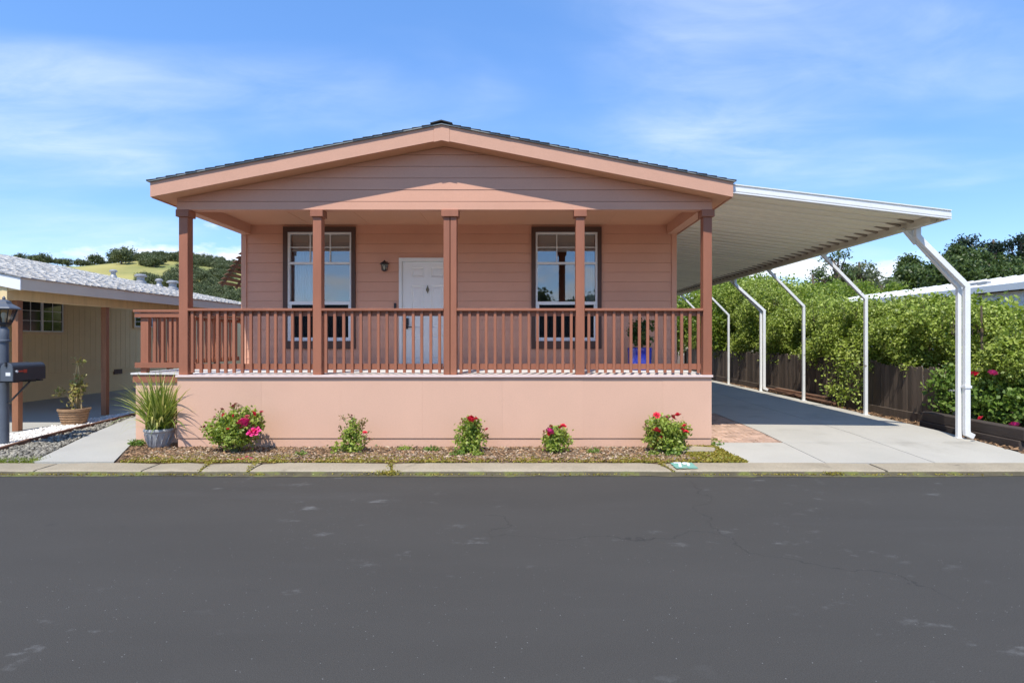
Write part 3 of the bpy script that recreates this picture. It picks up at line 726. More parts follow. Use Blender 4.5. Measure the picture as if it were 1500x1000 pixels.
# gable wall with its planks
gw = MB(); gw.prism([(XL, YF + .02, BZ), (XR, YF + .02, BZ), (XR, YF + .02, soff(XR)), (XC, YF + .02, soff(XC)), (XL, YF + .02, soff(XL))], (0, .15, 0))
gable = gw.build('gable_wall', M['siding'], house)
MB().box(XL - .006, XR + .006, YF - .0075, YF + .02, BZ - .004, BZ + .115).build('frieze_board', M['siding'], gable)
gz = BZ + .117
while gz < 4.6:
    z1 = min(gz + .176, 4.605)
    def xin(zv):
        d = (4.608 - zv) / SLOPE
        return max(XL, XC - d), min(XR, XC + d)
    a0, b0 = xin(gz + .0045); a1, b1 = xin(z1 + .001)
    if b0 - a0 > .05:
        yl, yt = YF - .008, YF - .002
        # board outline clipped by the rake
        bot = [(a0, gz + .0045), (b0, gz + .0045)]; top = [(b1, z1), (a1, z1)]
        outl = [bot[0], bot[1]]
        if XR < XC + (4.608 - gz) / SLOPE and XR > XC + (4.608 - z1) / SLOPE: outl.append((XR, soff(XR)))
        outl += top
        if XL > XC - (4.608 - gz) / SLOPE and XL < XC - (4.608 - z1) / SLOPE: outl.append((XL, soff(XL)))
        if b1 - a1 < .01: outl = [bot[0], bot[1], (XC, 4.606)]
        def yy(zv): return yl + (yt - yl) * (zv - gz) / max(.001, z1 - gz)
        MBp = MB(); n = len(outl)
        fr_ = [(x, yy(zv), zv) for x, zv in outl]; bk = [(x, YF + .019, zv) for x, zv in outl]
        fs = [tuple(range(n)), tuple(range(2 * n - 1, n - 1, -1))] + [((i + 1) % n, i, i + n, (i + 1) % n + n) for i in range(n)]
        MBp.add(fr_ + bk, fs).build('siding_plank', M['siding'], gable)
    gz += .176
# soffit/roof slab
YR0, YR1 = 8.36, 24.3
EL, ER = XC - 4.25, XC + 4.25
def chev(z0, z1, xa, xb, y0, y1):
    mb = MB()
    for s_, e in ((-1, xa), (1, xb)):
        pts = [(XC, y0, z0), (e, y0, z0 - SLOPE * abs(e - XC)), (e, y0, z1 - SLOPE * abs(e - XC)), (XC, y0, z1)]
        mb.prism(pts, (0, y1 - y0, 0))
    return mb
roof = chev(4.612, 4.80, EL + .02, ER - .02, YR0 + .035, YR1).build('roof', M['soffit'], house)
for s_, e in ((-1, EL), (1, ER)):
    xi = XC + s_ * .115
    zb = 4.608; zt = 4.822
    pts = [(xi, YR0, zb - SLOPE * .115), (e, YR0, zb - SLOPE * abs(e - XC)), (e, YR0, zt - SLOPE * abs(e - XC)), (xi, YR0, zt - SLOPE * .115)]
    MB().prism(pts, (0, .033, 0)).build('rake_fascia', M['fascia'], roof)
    MB().box(min(e, e - s_ * .018), max(e, e - s_ * .018), YR0 + .034, YR1, 4.60 - SLOPE * 4.25, 4.80 - SLOPE * 4.25).build('eave_fascia', M['fascia'], roof)
    MB().prism([(XC, YR0 - .028, 4.825), (XC + s_ * 4.275, YR0 - .028, 4.825 - SLOPE * 4.275), (XC + s_ * 4.275, YR0 - .028, 4.838 - SLOPE * 4.275), (XC, YR0 - .028, 4.838)], (0, .05, 0)).build('drip_edge', M['drip'], roof)
# peak block
MB().prism([(XC - .113, YR0 - .006, 4.605 - .03), (XC, YR0 - .006, 4.60), (XC + .113, YR0 - .006, 4.605 - .03), (XC + .113, YR0 - .006, 4.80), (XC, YR0 - .006, 4.823), (XC - .113, YR0 - .006, 4.80)], (0, .04, 0)).build('peak_block', M['fascia'], roof)
# shingle courses
sh = MB(); exp = .143; n = int(4.29 / exp)
for s_ in (-1, 1):
    for i in range(n + 1):
        d1 = 4.29 - i * exp; d0 = max(0, d1 - exp - .02)
        o1 = 4.838 - SLOPE * d1; o0 = 4.838 - SLOPE * d0
        fo = random.uniform(-.006, .006)
        sh.prism([(XC + s_ * d0, YR0 - .034 + fo, o0 + .002), (XC + s_ * d1, YR0 - .034 + fo, o1 + .002), (XC + s_ * d1, YR0 - .034 + fo, o1 + .022), (XC + s_ * d0, YR0 - .034 + fo, o0 + .008)], (0, YR1 - YR0 + .06, 0))
sho = sh.build('shingles', M['shingle'], roof); sho['kind'] = 'stuff'
MB().prism([(XC - .16, YR0 - .045, 4.858 - SLOPE * .16), (XC, YR0 - .045, 4.866), (XC + .16, YR0 - .045, 4.858 - SLOPE * .16), (XC + .16, YR0 - .045, 4.874 - SLOPE * .16), (XC, YR0 - .045, 4.884), (XC - .16, YR0 - .045, 4.874 - SLOPE * .16)], (0, YR1 - YR0 + .08, 0)).build('ridge_cap', M['shingle'], roof)

# columns
def fx(px): return (px - VX) / FPX * YF
COL = [(-5.19, -5.055), (-3.165, -3.035), (-1.190, -1.095), (-1.086, -.992), (.81, .943), (2.735, 2.868)]
for i, (a, b) in enumerate(COL):
    co = MB().box(a, b, YF + .002, YF + .15, DZ + .003, BZ - .006).build('column', M['trim'], house, bevel=.005)
    e = .03
    if i == 2: MB().box(a - e, COL[3][1] + e, YF - e, YF + .15 + .02, BZ - .11, BZ - .005).build('column_cap', M['trim'], co, bevel=.004)
    elif i != 3: MB().box(a - e, b + e, YF - e, YF + .15 + .02, BZ - .11, BZ - .005).build('column_cap', M['trim'], co, bevel=.004)
# porch floor boards
dk = MB().box(XL + .02, XR - .02, YF + .02, YW + .02, DZ - .15, DZ - .03).build('porch_deck', M['deck'], house)
nb = 14; bwid = (YW - .02 - (YF - .035)) / nb
for i in range(nb):
    y0 = YF - .035 + i * bwid
    MB().box(XL - .01, XR + .012, y0, y0 + bwid - .006, DZ - .03, DZ).build('deck_board', M['nosing'] if i == 0 else M['deck'], dk)
# skirt: panels and base band
pxs = [260, 383, 500, 619, 736, 854, 971, 1043]
for a, b in zip(pxs[:-1], pxs[1:]):
    x0 = XL if a == 260 else fx(a); x1 = XR if b == 1043 else fx(b)
    MB().box(x0 + .0004, x1 - .0004, YF + random.uniform(-.0012, .0012), YF + .03, .21, DZ - .033).build('skirt_panel', M['skirt'], house)
MB().box(XL + .005, XR - .005, YF + .012, YF + .05, 0.0, .2).build('skirt_base', M['skirt'], house)
MB().box(XL, XL + .03, YF + .031, YW + 8, 0.0, DZ - .16).build('skirt_side', M['skirt'], house)
MB().box(XR - .03, XR, YF + .031, YW + 8, 0.0, DZ - .033).build('skirt_side', M['skirt'], house)
# front railing, one bay after another
def fixed_piece(w, d, h, material):
    b = MB().box(-w / 2, w / 2, -d / 2, d / 2, 0, h)
    me = bpy.data.meshes.new('piece'); me.from_pydata(b.v, [], b.f)
    bm = bmesh.new(); bm.from_mesh(me); bmesh.ops.bevel(bm, geom=bm.edges[:], offset=.003, segments=1, affect='EDGES'); bm.to_mesh(me); bm.free()
    me.materials.append(material); return me
BAL = fixed_piece(.042, .038, 2.128 - 1.192, M['trim'])
BAYS = [(-5.055, -3.165), (-3.035, -1.19), (-.992, .81), (.943, 2.735)]
for a, b in BAYS:
    r0 = MB().box(a + .002, b - .002, YF - .015, YF + .12, 2.13, 2.168).build('railing', M['trim'], house, bevel=.004)
    MB().box(a + .002, b - .002, YF + .052, YF + .09, 2.055, 2.128).build('upper_rail', M['trim'], r0)
    MB().box(a + .03, b - .02, YF + .052, YF + .09, 1.246, 1.33).build('bottom_rail', M['trim'], r0)
    n = round((b - a) / .1296); st = (b - a) / n
    for i in range(n):
        link('baluster', BAL, r0, (a + st * (i + .5) + random.uniform(-.004, .004), YF + .032, 1.192 + random.uniform(-.004, .004)))

# side landing on the left with its own railing and steps
LY = 9.2; LXO = -6.20
ld = MB().box(LXO - .05, XL - .012, LY, 12.6, DZ - .15, DZ - .028).build('side_landing', M['trim'], house)
for i in range(24):
    y0 = LY - .02 + i * .1425
    if y0 > 12.5: break
    MB().box(LXO - .07, XL - .02, y0, y0 + .137, DZ - .026, DZ).build('deck_board', M['deck'], ld)
MB().box(LXO - .02, XL - .034, LY + .03, LY + .06, 0.0, DZ - .152).build('landing_skirt', M['skirt'], house)
MB().box(LXO - .02, LXO + .01, LY + .061, 12.6, 0.0, DZ - .152).build('landing_skirt', M['skirt'], house)
LB = fixed_piece(.042, .038, .84, M['trim'])
r1 = MB().box(LXO - .03, XL - .01, LY - .03, LY + .10, 2.135, 2.172).build('railing', M['trim'], house, bevel=.004)
MB().box(LXO - .01, XL - .014, LY - .012, LY + .025, 2.055, 2.125).build('upper_rail', M['trim'], r1)
MB().box(LXO - .01, XL - .014, LY - .012, LY + .025, 1.245, 1.33).build('bottom_rail', M['trim'], r1)
MB().box(LXO + .06, LXO + .15, LY + .027, LY + .115, DZ, 2.13).build('post', M['trim'], r1)
for px in (216, 227, 238.5, 250, 257): link('baluster', LB, r1, ((px - VX) / FPX * (LY + .04), LY + .046, 1.25))
r2 = MB().box(LXO - .03, LXO + .10, LY + .12, 12.5, 2.135, 2.172).build('railing', M['trim'], house, bevel=.004)
MB().box(LXO, LXO + .035, LY + .12, 12.5, 2.055, 2.125).build('upper_rail', M['trim'], r2)
MB().box(LXO, LXO + .035, LY + .12, 12.5, 1.245, 1.33).build('bottom_rail', M['trim'], r2)
y = LY + .25
while y < 12.4:
    link('baluster', LB, r2, (LXO + .056, y, 1.25)); y += .13
st = MB()
for i in range(6):
    st.box(LXO + .02, XL - .05, 12.62 + i * .27, 12.62 + i * .27 + .29, DZ - .17 * (i + 1) - .04, DZ - .17 * (i + 1))
sto = st.build('steps', M['trim'], house)
for sx in (LXO + .0, XL - .08):
    MB().prism([(sx, 12.61, DZ - .3), (sx, 12.61, DZ - .03), (sx, 14.3, DZ - 1.09), (sx, 14.3, DZ - 1.16), (sx, 13.9, DZ - 1.16)], (.035, 0, 0)).build('stringer', M['trim'], sto)
MB().bar((LXO + .05, 12.5, 2.13), (LXO + .05, 14.2, 1.06), .09, .05).build('handrail', M['trim'], sto)
for k in range(1, 9):
    yy_ = 12.5 + k * .19; zt_ = 2.11 - (yy_ - 12.5) * .63
    MB().box(LXO + .03, LXO + .07, yy_ - .02, yy_ + .02, zt_ - .85, zt_).build('baluster', M['trim'], sto)
# slatted window awning on the left wall
aw = thing('window_awning', 'brown slatted awning sloping out from the left side wall of the home', 'awning', (XL, 11.6, 3.2))
AY0, AY1 = 11.0, 12.3
for i in range(11):
    t = i / 10; x = XL - .03 - .56 * t; z_ = 3.60 - .80 * t
    MB().prism([(x - .035, AY0, z_ - .028), (x + .035, AY0, z_ + .012), (x + .030, AY0, z_ + .022), (x - .040, AY0, z_ - .018)], (0, AY1 - AY0, 0)).build('slat', M['awning'], aw)
for yy_ in (AY0 + .10, (AY0 + AY1) / 2, AY1 - .12):
    MB().bar((XL - .01, yy_, 3.585), (XL - .61, yy_, 2.735), .03, .045).build('rafter', M['awning'], aw)

# ------------------------------------------------------------------ carport
cp = thing('carport', 'white aluminium carport awning with ribbed pan roof and bent posts', 'carport', (7.05, 9.2, .14))
CX0, CX1, CY0, CY1 = 3.115, 6.22, 8.46, 22.9
def cz(x): return 3.915 - .1185 * (x - 3.13)         # underside of the pans
pan_w = .30; npan = int((CY1 - CY0) / pan_w)
prof = [(0, 0), (.05, 0), (.06, -.006), (.13, -.006), (.14, 0), (.205, 0), (.215, .040), (.280, .040), (.2985, .004)]
th = .004
pts2 = prof + [(y, z_ + th) for y, z_ in prof[::-1]]
mbp = MB(); n2 = len(pts2)
z0_, z1_ = cz(CX0), cz(CX1)
A = [(CX0, y, z0_ + z_) for y, z_ in pts2]; B = [(CX1, y, z1_ + z_) for y, z_ in pts2]; k = len(prof)
fs = []
for i in range(n2):
    j = (i + 1) % n2; fs.append((i, j, j + n2, i + n2))
for i in range(k - 1):
    fs.append((i + 1, i, n2 - 1 - i, n2 - 2 - i)); fs.append((n2 + i, n2 + i + 1, 2 * n2 - 2 - i, 2 * n2 - 1 - i))
pme = bpy.data.meshes.new('roof_panel'); pme.from_pydata(A + B, [], fs); pme.materials.append(M['pan'])
bmx = bmesh.new(); bmx.from_mesh(pme); bmesh.ops.recalc_face_normals(bmx, faces=bmx.faces[:]); bmx.to_mesh(pme); bmx.free()
for i in range(npan):
    o = link('roof_panel', pme, cp); o.location = Vector((0, CY0 + i * pan_w, 0)) - world_loc(cp)
ribm = MB().prism([(5.90, .203, cz(5.90) - .001), (6.119, .203, cz(6.119) - .001), (6.119, .203, cz(6.119) - .036), (6.06, .203, cz(6.06) - .022)], (0, .070, 0))
rme = bpy.data.meshes.new('rib_end'); rme.from_pydata(ribm.v, [], ribm.f); rme.materials.append(M['ribend'])
for i in range(1, npan):
    o = link('rib_end', rme, cp); o.location = Vector((0, CY0 + i * pan_w, 0)) - world_loc(cp)
# front fascia: stepped white moulding
def fz(x, d): return 3.965 - .1185 * (x - 3.13) + d
for nm, y0, y1, a, b in (('front_fascia', 8.425, 8.455, -.125, -.006), ('fascia_lip', 8.405, 8.457, -.004, .010), ('fascia_lip', 8.412, 8.424, -.092, -.034), ('fascia_lip', 8.41, 8.4245, -.124, -.106)):
    x0, x1 = 3.095, 6.30
    MB().prism([(x0, y0, fz(x0, a)), (x1, y0, fz(x1, a)), (x1, y0, fz(x1, b)), (x0, y0, fz(x0, b))], (0, y1 - y0, 0)).build(nm, M['alum'], cp)
# gutter along the outer edge
gz0 = fz(6.30, -.13)
gt = MB(); gt.box(6.225, 6.235, 8.458, CY1, gz0 + .01, gz0 + .085); gt.box(6.235, 6.295, 8.458, CY1, gz0 + .01, gz0 + .02); gt.box(6.295, 6.305, 8.458, CY1, gz0 + .01, gz0 + .12); gt.build('gutter', M['panbeam'], cp)
bm_z = cz(6.02)
MB().box(6.12, 6.21, 8.60, CY1, bm_z - .125, bm_z - .022).build('beam', M['panbeam'], cp)
MB().box(3.115, 3.15, 8.46, CY1, cz(3.13) - .06, cz(3.13) - .006).build('wall_ledger', M['alum'], cp)
PY = [9.18, 11.77, 14.37, 16.95, 19.6, 22.3]
def bent(pts, w, h, name, m, parent):
    """square tube following a bent path in an x-z plane"""
    mb = MB(); P3 = [Vector(p) for p in pts]; k = len(P3); secs = []
    for i, p in enumerate(P3):
        d1 = (P3[i] - P3[i - 1]).normalized() if i else (P3[1] - P3[0]).normalized()
        d2 = (P3[i + 1] - P3[i]).normalized() if i < k - 1 else d1
        d = (d1 + d2).normalized(); s = Vector((-d.z, 0, d.x)); sc = 1 / max(.5, d1.dot(d))
        secs.append([p + s * (w / 2 * sc) + Vector((0, -h / 2, 0)), p + s * (w / 2 * sc) + Vector((0, h / 2, 0)), p - s * (w / 2 * sc) + Vector((0, h / 2, 0)), p - s * (w / 2 * sc) + Vector((0, -h / 2, 0))])
    vs = [v for s in secs for v in s]; fs = [(0, 1, 2, 3), tuple(range(4 * k - 1, 4 * k - 5, -1))]
    for i in range(k - 1):
        for j in range(4): jj = (j + 1) % 4; fs.append((4 * i + jj, 4 * i + j, 4 * i + 4 + j, 4 * i + 4 + jj))
    o = mb.add(vs, fs).build(name, m, parent)
    me = o.data; b2 = bmesh.new(); b2.from_mesh(me); bmesh.ops.recalc_face_normals(b2, faces=b2.faces[:]); bmesh.ops.bevel(b2, geom=b2.edges[:], offset=.005, segments=1, affect='EDGES'); b2.to_mesh(me); b2.free()
    return o
for i, py in enumerate(PY):
    zb = dz(py)
    worn = M['alum_old'] if i in (1, 2, 4) else M['alum']
    pxx = 6.985 if i == 0 else 7.05
    po = bent([(pxx, py, zb - .02), (pxx, py, 2.53), (6.15, py, bm_z - .125)], .062, .062, 'post', worn, cp)
    MB().box(5.98, 6.25, py - .06, py + .06, bm_z - .137, bm_z - .126).build('bracket', M['panbeam'], po)
    MB().box(pxx - .055, pxx + .055, py - .055, py + .055, zb + .0005, zb + .008).build('base_plate', M['alum_old'], po)
    if i in (0, 3):
        yd_ = py - .085 if i == 0 else py - .07; wd = .085 if i == 0 else .075; dsx = 7.045 if i == 0 else 7.12
        ds = bent([(6.265, yd_, gz0 + .012), (6.265, yd_, gz0 - .12), (6.33, yd_, gz0 - .2), (dsx, yd_, 2.545), (dsx, yd_, zb + .16), (dsx + .005, yd_, zb + .085), (dsx + .105, yd_, zb + .035)], wd, wd * .82, 'downspout', M['alum'], cp)
        ds['label'] = 'white square downspout strapped along a bent carport post'
        if i == 0:
            MB().box(dsx - .054, dsx + .054, yd_ - .046, yd_ + .043, .93, .97).build('strap', M['alum'], ds)
            MB().prism([(6.06, py - .02, bm_z - .1), (6.22, py - .02, bm_z - .1), (6.34, py - .02, bm_z - .34), (6.28, py - .02, bm_z - .36)], (0, .04, 0)).build('gusset', M['alum'], po)

# ------------------------------------------------------------------ cream neighbour on the left
NX, NY0, NY1, NS = -8.62, 9.84, 19.35, 0.2
nh = thing('cream_house', 'cream neighbouring house with grey shingled roof over an open carport', 'house', (-15, 14, 0))
NXW = -12.8
MB().box(-21, NXW, 10.9, 19.0, 0.08, 3.55).build('wall', M['cream'], nh)
MB().box(-21, NXW + .004, 19.0, 27, 0.08, 2.75).build('rear_wall', M['cream'], nh)
wl = [o for o in C.objects if o.name == 'wall'][0]
y = 10.95
gm = fixed_piece(.006, .207, 2.4, M['cream'])
yy_ = 11.0
while yy_ < 18.9:
    link('groove_board', gm, wl, (NXW + .0032, yy_ + .1, .78)); yy_ += .214
MB().box(NXW, NXW + .022, 10.9, 19.0, .70, .765).build('belt_board', M['cream'], wl)
MB().box(NXW, NXW + .016, 10.9, 19.0, .09, .20).build('skirt_board', M['cream'], wl)
def nwindow(y0, y1, z0, z1, split):
    x = NXW + .016
    w = MB(); t = .06; w.box(x, x + .03, y0 - t, y1 + t, z1, z1 + t); w.box(x, x + .03, y0 - t, y1 + t, z0 - t, z0); w.box(x, x + .03, y0 - t, y0, z0, z1); w.box(x, x + .03, y1, y1 + t, z0, z1)
    wo = w.build('window', M['cream2'], nh)
    ym = (y0 + y1) / 2
    fr_ = MB(); f = .03
    fr_.box(x - .004, x + .024, y0, y1, z0, z0 + f); fr_.box(x - .004, x + .024, y0, y1, z1 - f, z1); fr_.box(x - .004, x + .024, y0, y0 + f, z0 + f, z1 - f); fr_.box(x - .004, x + .024, y1 - f, y1, z0 + f, z1 - f)
    if split: fr_.box(x - .003, x + .028, ym - .03, ym + .03, z0 + f, z1 - f)
    fr_.build('frame', M['white'], wo)
    spans = [(y0 + f, ym - .03), (ym + .03, y1 - f)] if split else [(y0 + f, y1 - f)]
    for a, b in spans:
        MB().box(x - .002, x + .002, a, b, z0 + f, z1 - f).build('pane', M['nglass'], wo)
        for q in (1, 2):
            zz_ = z0 + f + (z1 - z0 - 2 * f) * q / 3; MB().box(x + .003, x + .012, a, b, zz_ - .008, zz_ + .008).build('glazing_bar', M['white'], wo)
        MB().box(x + .003, x + .0125, (a + b) / 2 - .008, (a + b) / 2 + .008, z0 + f, z1 - f).build('glazing_bar', M['white'], wo)
M['nglass'] = mat('dark_window_glass', (0.02, 0.022, 0.022), 0.06, 0.3, 1.5, spec=0.8)
def ny(px, X): return -X * FPX / (VX - px)
nwindow(14.55, 15.95, 1.90, 2.74, True)
nwindow(18.9, 19.8, 2.12, 2.60, False)
vy = ny(167, NXW + .02); vz = EYE - (541 - VY) / FPX * vy
MB().box(NXW + .003, NXW + .03, vy, vy + .36, vz - .15, vz).build('crawl_vent', M['dark'], nh)
# roof
RXR = -17.7
def nz_(x): return 2.77 + NS * (NX - x)
rb = MB(); rb.prism([(NX + .0, NY0 + .03, nz_(NX) - .20), (RXR, NY0 + .03, nz_(RXR) - .20), (RXR, NY0 + .03, nz_(RXR) - .02), (NX, NY0 + .03, nz_(NX) - .02)], (0, NY1 - NY0 - .03, 0))
rb.prism([(RXR, NY0 + .03, nz_(RXR) - .20), (-25, NY0 + .03, nz_(RXR) - .20 - 7.3 * NS), (-25, NY0 + .03, nz_(RXR) - .02 - 7.3 * NS), (RXR, NY0 + .03, nz_(RXR) - .02)], (0, NY1 - NY0 - .03, 0))
nroof = rb.build('roof', M['nroof'], nh)
MB().box(NX, NX + .025, NY0 - .0, NY1, 2.55, 2.757).build('eave_fascia', M['nfascia'], nroof)
MB().prism([(NX + .025, NY0 - .02, 2.545), (RXR, NY0 - .02, nz_(RXR) - .215), (RXR, NY0 - .02, nz_(RXR) - .015), (NX + .025, NY0 - .02, 2.755)], (0, .03 - .012, 0)).build('rake_fascia', M['white'], nroof)
MB().box(NX - .02, NX + .045, NY0 - .04, NY1, 2.760, 2.768).build('drip_edge', M['galv'], nroof)
# shingle tabs, each a thin wedge
vs = []; nf = 0
ang = math.atan(NS); ca, sa = math.cos(ang), math.sin(ang)
exp = .142; rowsn = int(9.2 / exp)
for i in range(rowsn):
    s0 = i * exp; off = random.random() * .3
    yk = NY0 - .045 - off
    while yk < NY1:
        wdt = random.choice((.16, .21, .26, .3)); ya = max(yk, NY0 - .045); yb = min(yk + wdt - .006, NY1 + .03); yk += wdt
        if yb - ya < .03: continue
        lift = random.choice((0, 0, .005)); s1 = s0 + exp + .03; h0 = .016 + lift; sd = s0 - random.uniform(0, .008)
        def pt(s, h): return (NX + .05 - s * ca - h * 0, nz_(NX + .05 - s * ca) + h)
        x0_, z0a = pt(sd, 0.001); x1_, z1a = pt(s1, 0.001)
        vs += [(x0_, ya, z0a), (x0_, yb, z0a), (x1_, yb, z1a), (x1_, ya, z1a), (x0_, ya, z0a + h0), (x0_, yb, z0a + h0), (x1_, yb, z1a + .003), (x1_, ya, z1a + .003)]
        nf += 1
q = np.array([(4, 5, 6, 7), (0, 4, 5, 1)[::-1], (0, 3, 7, 4), (1, 5, 6, 2)])
quads = (np.arange(nf)[:, None, None] * 8 + q[None]).reshape(-1, 4)
mesh_np('shingles', vs, quads, M['nshingle'], nroof, kind='stuff')
# vents near the far rake
def vent(px, py, big):
    Yv = 18.6; X = (px - VX) / FPX * Yv; zr = nz_(X)
    r_ = .085 if not big else .135; h = .26 if not big else .30
    v = MB().lathe([(r_ * 1.25, -.05), (r_ * 1.15, .06), (r_ * .8, .09), (r_ * .8, h * .7)], (X, Yv, zr), 14).build('roof_vent', M['galv'], nh, smooth=True)
    MB().lathe([(r_ * 1.3, 0), (r_ * 1.35, .04), (r_ * .9, .075), (0, .09)], (X, Yv, zr + h * .7 + .002), 14).build('cap', M['galv'], v, smooth=True)
for a in ((166, 405, False), (206, 409, True), (233, 417, False), (253, 416, True)): vent(*a)
# post beam and posts
MB().box(NX - .33, NX - .24, NY0 + .02, NY1 - .1, 2.385, 2.60).build('carport_beam', M['cream2'], nh)
for i, py in enumerate((10.12, 12.25, 14.5, 16.7)):
    MB().box(NX - .345, NX - .235, py - .05, py + .05, .087, 2.384).build('carport_post', M['postwood'], nh, bevel=.004)
# fill between wall top and roof
MB().box(NXW - .1, NXW - .02, 10.9, 19.0, 3.5, nz_(NXW) - .19).build('wall_plate', M['cream'], nh)
MB().prism([(-12.6, NY0 + .036, 2.612), (NX - .02, NY0 + .036, 2.612 - .07), (NX - .02, NY0 + .036, nz_(NX - .02) - .205), (-12.6, NY0 + .036, nz_(-12.6) - .205)], (0, .04, 0)).build('gable_board', M['cream2'], nh)
# front band of the carport seen at the frame edge
MB().box(-12.6, NX - .335, NY0 + .03, NY0 + .09, 2.385, 2.608).build('front_beam', M['cream2'], nh)

# ------------------------------------------------------------------ white home on the right
wh = thing('white_home', 'white mobile home half hidden behind the tall hedge', 'house', (16, 20, 0))
wy0, wy1 = 9.5, 27.5
MB().box(13.45, 19, wy0 + .2, wy1 - .2, 0.05, 3.02).build('wall', M['vinyl'], wh)
ww = wh.children[0]
for i in range(12):
    MB().prism([(13.45, wy0 + .2, .5 + i * .2), (13.43, wy0 + .2, .5 + i * .2), (13.448, wy0 + .2, .695 + i * .2)], (0, wy1 - wy0 - .4, 0)).build('siding_plank', M['vinyl'], ww)
rr = MB(); rr.prism([(13.2, wy0, 3.05), (16.2, wy0, 3.62), (19.2, wy0, 3.05), (19.2, wy0, 3.2), (16.2, wy0, 3.78), (13.2, wy0, 3.2)], (0, wy1 - wy0, 0)); rro = rr.build('roof', M['alum'], wh)
MB().box(13.17, 13.198, wy0, wy1, 3.03, 3.215).build('eave_fascia', M['vinyl'], rro)
yy_ = wy0 + .3
while yy_ < wy1:
    MB().bar((13.2, yy_, 3.212), (16.2, yy_, 3.795), .03, .025).build('roof_seam', M['alum'], rro); yy_ += .6
MB().bar((14.0, 17.2, 3.40), (14.02, 18.0, 3.40), .12, .1).build('roof_vent', M['galv'], rro)

# ------------------------------------------------------------------ fence
fe = thing('board_fence', 'weathered dark brown vertical board fence below the hedge', 'fence', (7.76, 17, .1))
def board(h):
    b = MB().prism([(0, -.068, 0), (0, .068, 0), (0, .068, h - .03), (0, .045, h), (0, -.045, h), (0, -.068, h - .03)], (.02, 0, 0))
    me = bpy.data.meshes.new('board'); me.from_pydata(b.v, [], b.f); me.materials.append(M['fence']); return me
bms = [board(h) for h in (1.02, 1.05, 1.00, 1.07)]
y = 10.72; fi = 0
while y < 27:
    o = link('board', random.choice(bms), fe, (7.74 + random.uniform(-.007, .007), y, .12 + random.uniform(-.01, .02) + min(.1, (y - 10) * .015)))
    o.rotation_euler = (random.uniform(-.012, .012), 0, random.uniform(-.03, .03)); y += .145
for zz_ in (.35, 1.0): MB().box(7.78, 7.82, 10.72, 27, zz_, zz_ + .09).build('rail', M['fence'], fe)
for i in range(8): MB().box(7.775, 7.865, 10.64 + i * 2.4, 10.73 + i * 2.4, .02, 1.14).build('post', M['fence'], fe)
kb = MB().box(7.68, 7.735, 10.8, 27, .05, .26).build('kickboard', M['fence'], fe)
# loose lumber along the fence base
for i, (a, b, z_, x) in enumerate([(13.6, 16.0, .20, 7.42), (15.2, 18.2, .22, 7.50), (14.2, 17.0, .27, 7.55)]):
    o = MB().box(x - .07, x + .07, a, b, z_ - .04, z_ + .0).build('loose_plank', M['timber'])
    tag(o, 'reddish loose plank lying along the foot of the board fence', 'plank', 'loose planks beside the fence')

# planter timbers
tb = thing('timber_planter', 'dark stacked railroad tie planter edge beside the driveway', 'planter', (7.4, 9.4, .05))
MB().box(7.30, 7.48, 8.42, 10.55, .02, .21).build('timber', M['tie'], tb, bevel=.012)
MB().box(7.32, 7.50, 8.36, 10.50, .212, .385).build('timber', M['tie'], tb, bevel=.012)
MB().box(7.50, 10.5, 8.38, 8.56, .02, .21).build('timber', M['tie'], tb, bevel=.012)
MB().box(7.505, 10.5, 8.36, 8.54, .212, .38).build('timber', M['tie'], tb, bevel=.012)
MB().box(7.505, 10.5, 8.57, 10.6, .03, .31).build('soil_fill', M['soil'], tb)

